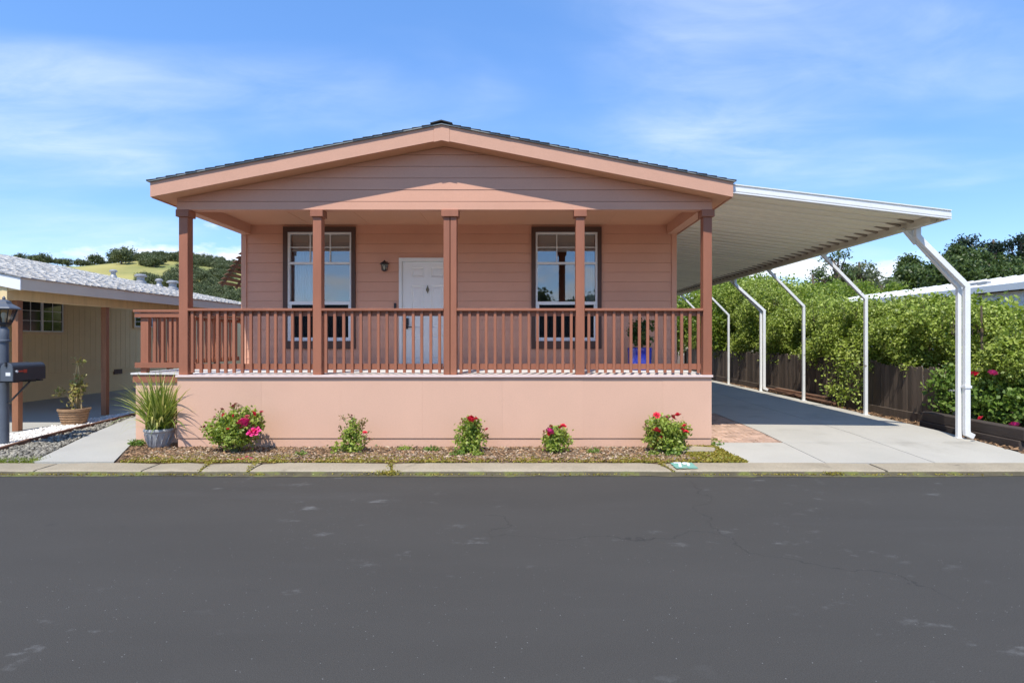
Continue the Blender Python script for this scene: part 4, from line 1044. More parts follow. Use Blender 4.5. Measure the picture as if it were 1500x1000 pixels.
# ------------------------------------------------------------------ foliage helpers
def clump_points(centers, per, sig, r=rng):
    c = np.repeat(np.asarray(centers), per, axis=0)
    return c + r.normal(size=c.shape) * sig
def ellipsoid_shell(n, c, rad, inner=0.55, r=rng, zmin=None):
    d = unit(r.normal(size=(n, 3))); t = (inner ** 3 + (1 - inner ** 3) * r.random(n)) ** (1 / 3)
    p = d * t[:, None] * np.array(rad) + np.array(c)
    if zmin is not None: p = p[p[:, 2] > zmin]
    return p
def tree(name, label, cat, base, h, crown, leafm, nclump, per, sig, L, Wd, group=None, trunk_r=None, inner=0.35, seed=0, trunk=True):
    """trunk with limbs, crown made of many leaf clumps around limb ends"""
    r = np.random.default_rng(seed); bx, by, bz = base
    t = thing(name, label, cat, base, group); rx, ry, rz = crown
    cc = np.array([bx, by, bz + h - rz])
    cen = ellipsoid_shell(nclump, cc, (rx, ry, rz), inner, r)
    # uneven outline
    k = 0.78 + 0.3 * np.sin(cen[:, 0] * 2.1 / max(rx, .3) + seed) * np.sin(cen[:, 2] * 1.7 / max(rz, .3) + seed * 2) + r.normal(size=len(cen)) * .07
    cen = cc + (cen - cc) * k[:, None]
    tr_ = trunk_r or h * .028
    mb = MB(); top = Vector((bx, by, bz + h - rz * 1.1))
    lean = r.normal(size=2) * h * .02
    mb.tube([(bx, by, bz - .1), (bx + lean[0], by + lean[1], bz + (h - rz) * .5), (bx + lean[0] * 1.5, by + lean[1] * 1.5, bz + h - rz * .8), (bx, by, bz + h - rz * .2)], [tr_ * 1.3, tr_, tr_ * .7, tr_ * .25], 8)
    for i in range(min(16, nclump)):
        e = cen[int(r.integers(len(cen)))]; s0 = Vector((bx + lean[0], by + lean[1], bz + (h - 2 * rz) + rz * (0.3 + .9 * r.random())))
        ev = Vector(e); md = s0.lerp(ev, .5) + Vector((0, 0, rz * .08)); mb.tube([s0, md, ev], [tr_ * .45, tr_ * .28, tr_ * .08], 5)
    mb.build('trunk', M['bark'], t, smooth=True)
    pts = clump_points(cen, per, sig, r)
    v, q = leaves(pts, L, Wd, up=(0, -.3, 1), upw=.7, r=r)
    mesh_np('crown', v, q, leafm, t, kind='stuff')
    return t

# ------------------------------------------------------------------ hedge
hd = thing('hedge', 'tall leafy green hedge rising over the board fence', 'hedge', (8.6, 16, .05))
def hedge_h(y):
    return np.interp(y, [8.0, 9.5, 10.5, 11.5, 13, 15, 16.5, 18, 20, 22, 24, 27], [1.75, 1.85, 2.0, 2.2, 2.45, 2.4, 2.45, 2.9, 3.5, 3.75, 3.9, 3.9])
r_h = np.random.default_rng(5)
def hedge_clumps(n, deep):
    y = 8.3 + (27 - 8.3) * r_h.random(n) ** 1.15; H = hedge_h(y)
    u = r_h.random(n)
    face = u < .72
    zlow = np.where(y < 10.8, .6, 1.0)
    z = zlow + (H - zlow) * r_h.random(n) ** .85
    bul = .20 * np.sin(y * 2.3 + z * 1.3) + .17 * np.sin(y * 5.1 - z * 3.7) + .12 * np.sin(z * 6 + y) + .08 * np.sin(y * 11 + z * 9)
    x = 7.98 + bul + .35 * np.clip((z - H + .5) / .5, 0, 1) ** 2 + (y < 10.8) * .25 - .10 * (z > 1.35)
    x = np.where(face, x, 8.1 + 1.4 * r_h.random(n)); z = np.where(face, z, H + .10 * np.sin(y * 3.1) + .14 * np.sin(x * 4 + y * 1.7))
    if deep: x = x + .15 + .9 * r_h.random(n); z = np.where(face, z, z - .3 * r_h.random(n))
    return np.stack([x, y, z], 1)
c1 = hedge_clumps(5200, False); p1 = clump_points(c1, 19, .048, r_h)
v, q = leaves(p1, .056, .034, up=(-.5, -.5, .8), upw=.9, r=r_h); mesh_np('outer_leaves', v, q, M['leaf_hedge'], hd, kind='stuff')
c2 = hedge_clumps(5200, True); p2 = clump_points(c2, 16, .14, r_h)
v, q = leaves(p2, .10, .065, r=r_h); mesh_np('inner_leaves', v, q, M['leaf_hedge'], hd, kind='stuff')
# upright sprigs on top
sp = []; mb = MB()
for i in range(240):
    y0 = 8.4 + 17 * random.random() ** 1.2; x0 = 7.95 + 1.3 * random.random(); z0 = float(hedge_h(y0)) - .05; hh = random.uniform(.08, .36)
    dx, dy = random.uniform(-.12, .12), random.uniform(-.12, .12)
    mb.tube([(x0, y0, z0 - .2), (x0 + dx, y0 + dy, z0 + hh)], [.008, .003], 4, cap=False)
    for k in range(int(hh * 90)):
        t = (k + .5) / (hh * 90); sp.append((x0 + dx * t + random.uniform(-.05, .05), y0 + dy * t + random.uniform(-.05, .05), z0 + hh * t))
mb.build('twigs', M['bark'], hd)['kind'] = 'stuff'
v, q = leaves(np.array(sp), .06, .034, up=(-.3, -.3, 1), upw=.6, r=r_h); mesh_np('sprig_leaves', v, q, M['leaf_hedge'], hd, kind='stuff')
for i in range(14):
    y0 = 9.0 + i * 1.25; x0 = 8.25 + random.uniform(-.1, .2)
    MB().tube([(x0, y0, .0), (x0 + random.uniform(-.1, .1), y0, 1.0), (x0 + random.uniform(-.15, .15), y0 + random.uniform(-.2, .2), 2.3)], [.045, .035, .015], 6).build('stem', M['bark'], hd)
# vine hanging over the fence near a post
vn = thing('hanging_vine', 'leafy vine spilling over the fence down beside a carport post', 'vine', (7.6, 13.6, .2))
cc = []; mb = MB()
for i in range(20):
    y0 = 13.5 + random.gauss(0, .36); x0 = 7.66; top = random.uniform(1.15, 1.7); ln_ = random.uniform(.3, 1.15)
    px_ = [(x0 + .05, y0, top)]
    for k in range(1, 7): px_.append((x0 - .03 * k + random.uniform(-.03, .03), y0 - .03 * k + random.uniform(-.03, .03), top - ln_ * k / 6))
    mb.tube(px_, .004, 4, cap=False); cc += px_
for i in range(10):
    y0 = 13.2 + random.gauss(0, .25); cc += [(7.3 + random.uniform(-.12, .15), y0, .45 + random.uniform(-.15, .2)) for _ in range(3)]
mb.build('stems', M['stem'], vn)['kind'] = 'stuff'
v, q = leaves(clump_points(np.array(cc), 6, .065, r_h), .075, .05, up=(-.5, -.5, .8), upw=1, r=r_h); mesh_np('leaves', v, q, M['leaf_hedge'], vn, kind='stuff')

# trees behind the hedge and beyond
spec = [(1075, 392, 23, 1.5, 1.3), (1135, 386, 25, 1.7, 1.5), (1190, 390, 31, 1.9, 1.6), (1245, 398, 33, 2.0, 1.3), (1020, 400, 27, 1.8, 1.6), (1292, 409, 31, 1.9, 1.1)]
for i, (px, py, Y, rx, rz) in enumerate(spec):
    p = P(px, py, Y)
    lab = ['bright green bushy tree against the underside edge of the carport', 'bright green tree between two slanted carport posts', 'bright green tree left of the white home roof gap',
           'pale green bushy tree just above the white home roof', 'leafy tree glimpsed behind the right end of the porch', 'low bright green tree beyond the white home roof'][i]
    tree('leafy_tree', lab, 'tree', (p.x, Y, .05), p.z - .05, (rx, rx, rz + .6), M['leaf_tree'], 150, 60, .17, .15, .085, 'bright green trees behind the hedge', seed=20 + i)
for i, (x_, y_, h_, rx) in enumerate([(3.2, 33, 4.2, 2.0), (6.2, 35, 4.6, 2.3), (9.0, 34, 4.4, 2.1), (-2.5, 36, 4.2, 2.2), (-7.6, 31, 3.7, 1.6), (-10.6, 33, 3.9, 1.6)]):
    tree('leafy_tree', 'bushy green tree closing the gap behind the houses', 'tree', (x_, y_, 0), h_, (rx, rx, h_ * .42), M['leaf_tree'], 120, 50, .22, .19, .11, 'bushy trees behind the houses', seed=130 + i)
for i, (px, py, Y, rx, rz) in enumerate([(1217, 368, 48, 2.0, 2.4), (1258, 378, 50, 2.2, 1.8), (1285, 402, 60, 2.5, 1.6)]):
    p = P(px, py, Y)
    tree('sparse_tree', ['thin dark sparse tree rising beyond the bright hedge trees', 'grey green airy tree beside the thin dark sparse tree', 'small grey green tree low on the skyline past the hedge'][i], 'tree', (p.x, Y, 0), p.z,
         (rx, rx, rz), M['leaf_dark'] if i == 0 else M['leaf_grey'], 60, 45, .22, .24, .13, seed=40 + i)
far = [(1345, 388, 64, 3.4, 3.4), (1332, 372, 76, 1.2, 3.0), (1375, 372, 66, 3.4, 3.8), (1408, 362, 74, 3.0, 3.4), (1425, 372, 64, 4.2, 4.0), (1462, 372, 62, 4.2, 4.2),
       (1500, 372, 64, 4.2, 4.2), (1545, 366, 64, 4.5, 4.5), (1390, 384, 58, 3.4, 3.2), (1600, 362, 66, 5, 5), (1480, 384, 57, 3.6, 3.0)]
for i, (px, py, Y, rx, rz) in enumerate(far):
    p = P(px, py, Y)
    tree('dark_oak', 'dense dark green tree on the rise behind the white home', 'tree', (p.x, Y, 0), p.z, (rx, rx, rz), M['leaf_dark'], 190, 62, .38, .36, .22, 'dark trees behind the white home', seed=60 + i)
for i, (px, py, Y, rx, rz) in enumerate([(1410, 351, 80, 2.6, 2.6), (1455, 345, 82, 2.2, 3.0), (1502, 332, 80, 2.6, 4.6)]):
    p = P(px, py, Y)
    tree('tall_pine', ['round topped blackish tree standing above the dark oaks', 'ragged open blackish tree with branches reaching sideways above the oaks', 'tallest blackish tree on the skyline at the hillside end'][i], 'tree',
         (p.x, Y, 0), p.z, (rx, rx, rz), M['leaf_navy'], [70, 34, 60][i], 60, [.36, .32, .36][i], .40, .22, seed=90 + i, inner=.3)

# ------------------------------------------------------------------ hills
HR = 350.0
hp = [-900, -300, -100, 0, 60, 100, 140, 180, 220, 265, 300, 335, 380, 450, 600, 900, 1200, 1500, 2400]
hy = [400, 378, 376, 381, 385, 388.5, 391, 388, 382.5, 376, 380, 388, 398, 420, 446, 446, 436, 420, 412]
def ridge(x, y):
    px = VX + FPX * x / HR
    return EYE + (VY - np.interp(px, hp, hy)) / FPX * HR
nxh, nyh = 220, 46
xs = np.linspace(-780, 780, nxh); ysh = np.linspace(110, 520, nyh)
XX, YY = np.meshgrid(xs, ysh)
t = np.clip((YY - 120) / (HR - 120), 0, 1); sm = t * t * (3 - 2 * t) * .45 + t * .55
back = np.clip((YY - HR) / 170, 0, 1); prof_ = sm * (1 - .6 * back)
wob = 1 + .05 * np.sin(XX * .031 + YY * .02) * (1 - np.abs(2 * t - 1)) + .04 * np.sin(XX * .07) * (t * (1 - t)) * 4
ZZ = ridge(XX, YY) * prof_ * wob - .4
q = np.array([[j * nxh + i, j * nxh + i + 1, (j + 1) * nxh + i + 1, (j + 1) * nxh + i] for j in range(nyh - 1) for i in range(nxh - 1)])
hl = mesh_np('hills', np.stack([XX.ravel(), YY.ravel(), ZZ.ravel()], 1), q, M['hill'], smooth=True)
structure(hl, 'golden grass hills dotted with oaks behind the houses', 'hills')
def hz(x, y):
    t = min(1, max(0, (y - 120) / (HR - 120))); s = t * t * (3 - 2 * t) * .45 + t * .55; b = min(1, max(0, (y - HR) / 170))
    w = 1 + .05 * math.sin(x * .031 + y * .02) * (1 - abs(2 * t - 1)) + .04 * math.sin(x * .07) * (t * (1 - t)) * 4
    return float(ridge(x, y)) * s * (1 - .6 * b) * w - .4
# hills and trees on the other side of the street, which the windows reflect
xs2 = np.linspace(-500, 500, 90); ys2 = np.linspace(-420, -60, 24); X2, Y2 = np.meshgrid(xs2, ys2)
t2 = np.clip((-60 - Y2) / 240, 0, 1)
Z2 = (15 + 7 * np.sin(X2 * .012 + 1) + 4 * np.sin(X2 * .031)) * t2 ** 1.2 * (1 - .3 * np.clip((-300 - Y2) / 120, 0, 1)) - .3
q2 = np.array([[j * 90 + i, j * 90 + i + 1, (j + 1) * 90 + i + 1, (j + 1) * 90 + i] for j in range(23) for i in range(89)])
h2 = mesh_np('hills', np.stack([X2.ravel(), Y2.ravel(), Z2.ravel()], 1), q2, M['hill2'], smooth=True)
structure(h2, 'wooded hills across the street mirrored in the windows', 'hills')

# oaks on the hill: three crown meshes shared by all
oak_me = []
for k in range(3):
    r = np.random.default_rng(200 + k)
    cen = ellipsoid_shell(60, (0, 0, 3.0), (3.0, 3.0, 2.4), .3, r, zmin=.7); kk = 1 + .15 * np.sin(cen[:, 0] * 1.7 + k * 2) + r.normal(size=len(cen)) * .06
    cen[:, :2] *= kk[:, None]
    v, q = leaves(clump_points(cen, 26, .45, r), .62, .40, up=(0, -.4, 1), upw=.8, r=r)
    me = bpy.data.meshes.new('crown'); me.from_pydata(v.tolist(), [], q.tolist()); me.materials.append(M['leaf_hill']); oak_me.append(me)
tk = MB().tube([(0, 0, -.4), (0, 0, 1.2), (.2, 0, 2.6)], [.32, .25, .12], 7); tkm = bpy.data.meshes.new('trunk'); tkm.from_pydata(tk.v, [], tk.f); tkm.materials.append(M['bark'])
def oak(px, py_hint, Y, s, k):
    x = (px - VX) / FPX * Y; z = hz(x, Y)
    o = thing('hill_oak', 'dark oak standing by itself on the golden grass hillside', 'tree', (x, Y, z), 'oaks scattered on the golden hill')
    s *= .78; o.scale = (s, s, s * random.uniform(.8, 1.0)); o.rotation_euler = (0, 0, random.random() * 6)
    c = link('crown', oak_me[k % 3], o); c['kind'] = 'stuff'; link('trunk', tkm, o)
single = [(62, 345, 1.7), (70, 350, 1.3), (92, 348, 1.2), (100, 346, 1.1), (118, 346, 1.3), (126, 348, 1.0), (134, 350, .8), (139, 330, 1.6), (147, 332, .8), (158, 348, .9), (166, 340, 1.2), (174, 325, 1.9), (184, 318, 2.0), (178, 300, 1.9), (192, 338, 1.2),
          (200, 345, 1.2), (218, 300, 1.5), (226, 296, 1.4), (236, 306, 1.1), (84, 350, 1.0), (48, 346, 1.2), (30, 350, 1.4), (312, 330, 1.1), (318, 312, 1.2)]
for i, (px, Y, s) in enumerate(single): oak(px, 0, Y, s, i)
# the dense wood on the hill crest and lower slope: one mass
r = np.random.default_rng(77); vsl = []; ql = []; nb_ = 0
base_v = [np.array([v.co[:] for v in me.vertices]) for me in oak_me]
cnt = 0
while cnt < 760:
    px = r.uniform(196, 372) if cnt < 430 else r.uniform(372, 760); Y = r.uniform(215, 356)
    x = (px - VX) / FPX * Y; pyv = VY - (hz(x, Y) - EYE) * FPX / Y
    # open golden glades among the trees
    glade = (math.sin(px * .055 + 1.0) + math.sin(pyv * .16 + px * .03)) > .55 or (290 < px < 318 and 392 < pyv < 402)
    left = px < 232 - (pyv - 384) * 0.6 and pyv > 383
    if glade or (px < 205 and pyv < 398) or (px < 240 and 390 < pyv < 412 and r.random() < .9): continue
    b = base_v[cnt % 3][: (4 * 700)]; s = r.uniform(.5, .95); a = r.uniform(0, 6.28)
    rot = np.array([[math.cos(a), -math.sin(a), 0], [math.sin(a), math.cos(a), 0], [0, 0, 1]])
    vv = (b * s) @ rot.T + np.array([x, Y, hz(x, Y) - .3]); vsl.append(vv); ql.append(np.arange(len(vv)).reshape(-1, 4) + nb_); nb_ += len(vv); cnt += 1
wd = mesh_np('oak_wood', np.concatenate(vsl), np.concatenate(ql), M['leaf_hill'], kind='stuff')
tag(wd, 'dense dark oak wood covering the crest and slope of the hill', 'wood')
# trees across the street for the reflections
for i, (x, y, h, rx) in enumerate([(-9, -20, 7, 2.4), (1.5, -24, 6, 1.0), (5, -19, 5, 1.8), (9, -26, 9, 1.1), (-2, -30, 7, 2.6), (13, -22, 6, 2.2)]):
    tree('street_tree', 'dark tree across the street seen only as a window reflection', 'tree', (x, y, 0), h, (rx, rx, h * .38), M['leaf_dark'], 60, 40, .3, .3, .18, 'trees across the street', seed=300 + i)

# ------------------------------------------------------------------ planting along the porch
def rose_mesh(material, R_=.05, nm='rose'):
    """layered cupped petals"""
    r = np.random.default_rng(int(R_ * 1000) + len(nm)); vs = []; fs = []
    for ring, (cnt, rad, tilt) in enumerate([(4, .25, .15), (5, .5, .45), (6, .78, .8), (7, 1.0, 1.15)]):
        for k in range(cnt):
            a = 2 * math.pi * (k + .5 * ring + r.random() * .3) / cnt; w = 1.9 * math.pi / cnt
            ri = R_ * rad * .35; ro = R_ * rad; zt = R_ * (.95 - .55 * ring / 3); n = len(vs)
            zb = 0
            for (rr_, zz_, ww) in ((ri * .4, zb, .5), ((ri + ro) * .5, zt * .55, 1.0), (ro, zt, .85), (ro * 1.14, zt * .94, .35)):
                for s_ in (-1, 0, 1):
                    aa = a + s_ * w * ww * .5; r2 = rr_ * (1 if s_ else 1.08)
                    vs.append((r2 * math.cos(aa), r2 * math.sin(aa), zz_ + r.normal() * R_ * .03))
            for i in range(3):
                for j in range(2): fs.append((n + i * 3 + j, n + i * 3 + j + 1, n + i * 3 + 4 + j, n + i * 3 + 3 + j))
    me = bpy.data.meshes.new(nm); me.from_pydata(vs, [], fs); me.materials.append(material)
    me.polygons.foreach_set('use_smooth', [True] * len(me.polygons)); return me
ROSE = {'pink': rose_mesh(M['rose_pink'], .075), 'red': rose_mesh(M['rose_red'], .055), 'bud': rose_mesh(M['rose_dark'], .022, 'bud')}
def bush(label, px, pbase, lobes, flowers, seed, per_m3=None, lsz=.052, tips=(), nl=900, young=.15):
    """lobes: (px, py, radius px x, radius px y) at the bed's depth; flowers: (px, py, kind, scale)"""
    r = np.random.default_rng(seed); Y = 8.27; kk = Y / FPX; gz_ = .06
    bx = (px - VX) * kk
    t = thing('rose_bush', label, 'rose bush', (bx, Y, gz_))
    allc = []; mb = MB()
    for (lx, ly, rx, ry) in lobes:
        c = np.array([(lx - VX) * kk, Y, EYE + (VY - ly) * kk]); rx *= kk; ry *= kk; ryd = min(rx, .24)
        n = max(10, int(nl / 9 * (rx * ry) / .05)); cen = ellipsoid_shell(n, c, (rx, ryd, ry), .35, r, zmin=gz_ + .03)
        cen = c + (cen - c) * (1 + r.normal(size=(len(cen), 1)) * .10); allc.append(cen)
        for k in range(4):
            e = cen[int(r.integers(len(cen)))]; mb.tube([(bx + r.normal() * .03, Y + r.normal() * .03, gz_ - .02), ((bx + e[0]) / 2 + r.normal() * .02, Y, (gz_ + e[2]) / 2), tuple(e)], [.010, .007, .003], 5)
    for (fxp, fyp, kind, sc) in flowers:
        yy_ = Y - .16 + r.normal() * .05; x = (fxp - VX) / FPX * yy_; z_ = EYE + (VY - fyp) / FPX * yy_
        near = min((c for cs in allc for c in cs), key=lambda c: (c[0] - x) ** 2 + (c[2] - z_ + .08) ** 2)
        mb.tube([tuple(near), ((near[0] + x) / 2, (near[1] + yy_) / 2, (near[2] + z_) / 2 + .01), (x, yy_, z_ - .01)], [.004, .0035, .003], 5)
        o = link('rose' if kind != 'bud' else 'rose_bud', ROSE[kind], t, (x, yy_, z_ - .03 * sc)); o.scale = (sc, sc, sc)
        o.rotation_euler = (R(38 + r.normal() * 16), R(r.normal() * 14), r.random() * 6)
    tp = []
    for (fxp, fyp) in tips:
        x = (fxp - VX) * kk; z_ = EYE + (VY - fyp) * kk
        near = min((c for cs in allc for c in cs), key=lambda c: (c[0] - x) ** 2 + (c[2] - z_ + .15) ** 2)
        mb.tube([tuple(near), ((near[0] * .4 + x * .6), Y, near[2] * .45 + z_ * .55), (x, Y - .03, z_)], [.005, .004, .002], 5)
        for k in range(16):
            f = r.random(); tp.append((near[0] + (x - near[0]) * f + r.normal() * .025, Y - .03 * f + r.normal() * .025, near[2] + (z_ - near[2]) * f + r.normal() * .012))
    mb.build('stems', M['stem'], t)['kind'] = 'stuff'
    pts = clump_points(np.concatenate(allc), 9, .032, r)
    pts = pts[pts[:, 2] > gz_ + .01]
    v, q = leaves(pts, lsz, lsz * .62, up=(-.2, -.9, .8), upw=1.1, fold=.18, r=r); mesh_np('leaves', v, q, M['leaf_rose'], t, kind='stuff')
    if tp:
        v, q = leaves(np.array(tp), .045, .026, up=(0, -1, .5), upw=.8, r=r); mesh_np('young_leaves', v, q, M['leaf_rosetip'], t, kind='stuff')
    return t
bush('wide rose bush with big magenta pink double blooms on its side, by the porch skirt', 345, 658,
     [(340, 630, 34, 22), (352, 615, 30, 16), (322, 628, 20, 16), (368, 622, 16, 18), (345, 645, 26, 10)],
     [(357, 617, 'pink', 1.2), (365, 624, 'pink', 1.1), (372, 630, 'pink', 1.15), (360, 622, 'pink', .9), (371, 604, 'red', .75), (362, 606, 'bud', 1.4), (343, 607, 'red', .55), (328, 606, 'red', .5), (334, 627, 'red', .45),
      (300, 621, 'bud', 1.3), (325, 596, 'bud', 1.2), (342, 591, 'bud', 1.2), (346, 589, 'bud', .9), (314, 608, 'bud', .9), (383, 600, 'bud', 1.1), (309, 622, 'bud', .8)],
     1, tips=[(300, 624), (325, 598), (343, 593), (384, 603), (387, 615), (347, 592)])
bush('tall thin rose bush with reddish shoots and one small red bud low on its side', 512, 660,
     [(516, 645, 15, 14), (517, 630, 11, 16), (494, 658, 14, 6), (519, 655, 12, 8)],
     [(534.5, 632, 'red', .55), (541, 640, 'bud', .8), (515, 606, 'bud', .7)], 2,
     tips=[(500, 607), (498, 622), (515, 606), (520, 615), (531, 612), (537, 616), (504, 634), (541, 630), (543, 642)], nl=760)
bush('upright rose bush topped with a pair of red blooms above pale green leaves', 688, 658,
     [(688, 645, 21, 13), (689, 630, 17, 12), (690, 622, 12, 9), (690, 655, 18, 5)],
     [(686, 612, 'red', 1.0), (693, 614, 'red', .95), (690, 610, 'red', .8), (697, 612, 'red', .7), (713, 625, 'bud', 1.2), (677, 612, 'bud', .7)], 3, tips=[(712, 632), (702, 613), (677, 614)], nl=1150, lsz=.05)
bush('small round rose bush with one pink and one red bloom on top', 814, 658,
     [(815, 647, 20, 13), (818, 635, 15, 10), (808, 648, 12, 10)],
     [(805, 630, 'pink', .75), (803, 634, 'red', .5), (825, 622, 'red', .8), (822, 624, 'red', .55), (808, 621, 'bud', 1.2), (818, 623, 'bud', 1.0), (796, 629, 'bud', .9)], 4, tips=[(808, 623), (796, 632), (825, 626)], nl=1050)
bush('full rose bush with several scattered deep red blooms near the brick paving', 975, 658,
     [(978, 640, 28, 17), (972, 622, 24, 12), (955, 636, 12, 14), (995, 632, 14, 14), (982, 652, 26, 6)],
     [(962, 606, 'red', .85), (985, 609, 'red', .8), (993, 606, 'red', .95), (1003, 622, 'red', .7), (1005, 631, 'red', .75), (1000, 628, 'red', .55), (962, 628, 'red', 1.0), (969, 640, 'red', 1.0), (966, 631, 'red', .6), (977, 608, 'bud', .9), (946, 619, 'bud', .8)],
     5, tips=[(946, 621), (950, 625), (1003, 640)], nl=1000)

# mulch bed with chips
bed = MB(); nX, nY = 70, 8; vs = []
bx0, bx1 = -6.3, 2.88
for j in range(nY + 1):
    y = 7.58 + (8.69 - 7.58) * j / nY
    for i in range(nX + 1):
        x = bx0 + (bx1 - bx0) * i / nX
        x = max(x, float(np.interp(y, [7.61, 8.66, 9.6], [-5.40, -5.93, -6.40])))
        vs.append((x, y, .058 + .02 * math.sin(j / nY * math.pi) + random.uniform(-.008, .012)))
bed.add(vs, [(j * (nX + 1) + i, j * (nX + 1) + i + 1, (j + 1) * (nX + 1) + i + 1, (j + 1) * (nX + 1) + i) for j in range(nY) for i in range(nX)])
bo = bed.build('planting_bed', M['soil'], smooth=True); structure(bo, 'narrow mulched planting bed between the porch skirt and the kerb', 'planting bed')
def scatter_chips(name, n, xr, yfun, z, size, material, label, cat, flat=.3, seed=1, thick=.35, zj=.01, keep=None):
    r = np.random.default_rng(seed); x = xr[0] + (xr[1] - xr[0]) * r.random(n); y = yfun(r, n, x)
    if keep is not None:
        k = keep(x, y); x = x[k]; y = y[k]; n = len(x)
    sz = size * (.5 + r.random(n)); d = unit(np.stack([r.normal(size=n), r.normal(size=n), r.normal(size=n) * flat], 1))
    up = unit(np.stack([r.normal(size=n) * flat, r.normal(size=n) * flat, np.ones(n)], 1)); s = unit(np.cross(d, up)); u = np.cross(s, d)
    c = np.stack([x, y, np.full(n, z) + r.random(n) * zj], 1); w = sz * (.35 + .4 * r.random(n)); t = sz * thick * (.5 + r.random(n))
    v = np.empty((n, 8, 3)); k = 0
    for a in (-1, 1):
        for b in (-1, 1):
            for e in (-1, 1):
                v[:, k] = c + d * (a * sz * (1 + .3 * r.normal(size=n)) / 2)[:, None] + s * (b * w * (1 + .3 * r.normal(size=n)) / 2)[:, None] + u * (e * t / 2)[:, None]; k += 1
    q = np.array([(0, 1, 3, 2), (4, 6, 7, 5), (0, 4, 5, 1), (2, 3, 7, 6), (0, 2, 6, 4), (1, 5, 7, 3)])
    o = mesh_np(name, v.reshape(-1, 3), (np.arange(n)[:, None, None] * 8 + q[None]).reshape(-1, 4), material, kind='stuff')
    return tag(o, label, cat)
pr_x = lambda y: np.interp(y, [7.61, 8.66, 9.6], [-5.40, -5.93, -6.40])
scatter_chips('bark_mulch', 13000, (-6.2, 2.8), lambda r, n, x: 7.64 + 1.05 * r.random(n), .066, .036, M['chip'], 'loose brown bark chips covering the bed below the porch skirt', 'mulch', seed=3, zj=.02, thick=.2, keep=lambda x, y: (x > pr_x(y) + .03) & ((y < 8.65) | (x < -5.25)))
scatter_chips('pale_mulch', 2600, (-5.3, 2.8), lambda r, n, x: 7.72 + .92 * r.random(n), .072, .036, M['chip2'], 'bleached chips and dry leaves strewn over the mulch bed', 'mulch', seed=4, zj=.02, thick=.15)
# flat stone at the right end of the bed
sv = MB().prism([(2.28, 8.15, .05), (2.75, 8.18, .05), (2.82, 8.38, .05), (2.55, 8.5, .05), (2.2, 8.4, .05)], (0, 0, .075)).build('stepping_stone', M['kerb'], bevel=.012); tag(sv, 'flat tan stone at the bed corner next to the brick paving', 'stone')
# moss and low weeds
def blades(name, pts, L, Wd, material, label, cat, seed, parent=None, up=(0, -.2, 1)):
    r = np.random.default_rng(seed); v, q = leaves(pts, L, Wd, r=r, up=up, upw=.4); o = mesh_np(name, v, q, material, parent, kind='stuff'); return tag(o, label, cat)
r = np.random.default_rng(8)
x = r.uniform(-5.35, 3.0, 26000); y = 7.60 + np.abs(r.normal(size=26000)) * .22
dens = .5 + .5 * np.sin(x * 1.3 + 2) * np.sin(x * 3.7) + .25 * np.sin(x * 9)
dens = np.where(x > 1.3, dens + .5, dens); dens = np.where(x < -2.6, dens + .3, dens); dens = np.where((x > .2) & (x < 1.2), dens * .4, dens)
k = (r.random(26000) < np.clip(dens, .12, 1)) & (y < 8.4)
blades('moss', np.stack([x[k], y[k], .070 + .018 * r.random(k.sum())], 1), .030, .018, M['moss'], 'yellow green moss creeping along the bed edge behind the kerb', 'moss', 9)
# triangle of moss and clover at the drive corner
x = r.uniform(2.3, 3.0, 7000); y = r.uniform(7.6, 8.75, 7000); k = (x < 2.93) & (x + (y - 7.6) * .35 > 2.45)
blades('ground_cover', np.stack([x[k], y[k], .075 + .03 * r.random(k.sum())], 1), .034, .022, M['moss'], 'low yellow ground cover at the corner of bed and driveway', 'ground cover', 10)
# weeds: small tufts
for i, (px, py, s) in enumerate([(595, 660, 1), (633, 662, 1), (672, 668, 1.1), (700, 668, 1), (870, 665, .9), (985, 668, 1.1), (958, 668, .8), (440, 668, .7), (200, 652, 1.1), (1042, 650, 1.3), (1050, 655, 1.0), (553, 655, .7)]):
    p = G(px, py); cen = ellipsoid_shell(int(40 * s), (p.x, p.y, .08), (.11 * s, .08 * s, .05 * s), .1, r, zmin=.065)
    v, q = leaves(clump_points(cen, 7, .018, r), .036, .022, up=(0, -.5, 1), upw=1, r=r)
    wt = thing('weed', 'small low green weed tuft growing in the mulch bed', 'weed', (p.x, p.y, .06), 'weed tufts in the mulch')
    mesh_np('leaves', v, q, M['leaf_bush'] if i % 3 else M['grass'], wt, kind='stuff')
# moss in the gutter and kerb joints
x = r.uniform(-9, 9, 15000); y = 7.19 - np.abs(r.normal(size=15000)) * .03
dn = .35 + .4 * np.sin(x * 2.1 + 1) * np.sin(x * .7) + .3 * np.sin(x * 11) * np.sin(x * 5.3)
k = r.random(15000) < np.clip(dn, .02, 1) * .35
pg = [np.stack([x[k], y[k], .010 + .012 * r.random(k.sum())], 1)]
for px in (303, 372, 578, 984): 
    n = 90; yy_ = r.uniform(7.18, 7.6, n); pg.append(np.stack([kx(px) - .10 * (yy_ - 7.15) / .45 + r.normal(size=n) * .022, yy_, .030 + .10 * np.clip(yy_ - 7.2, 0, .3) + .02 * r.random(n)], 1))
n = 220; pg.append(np.stack([kx(572) + r.normal(size=n) * .09, 7.17 + r.normal(size=n) * .025, .01 + .05 * r.random(n)], 1))
n = 120; pg.append(np.stack([kx(1210) + r.normal(size=n) * .08, 7.17 + r.normal(size=n) * .02, .01 + .035 * r.random(n)], 1))
blades('gutter_moss', np.concatenate(pg), .026, .014, M['moss'], 'moss and grass growing in the gutter line and kerb cracks', 'moss', 12)
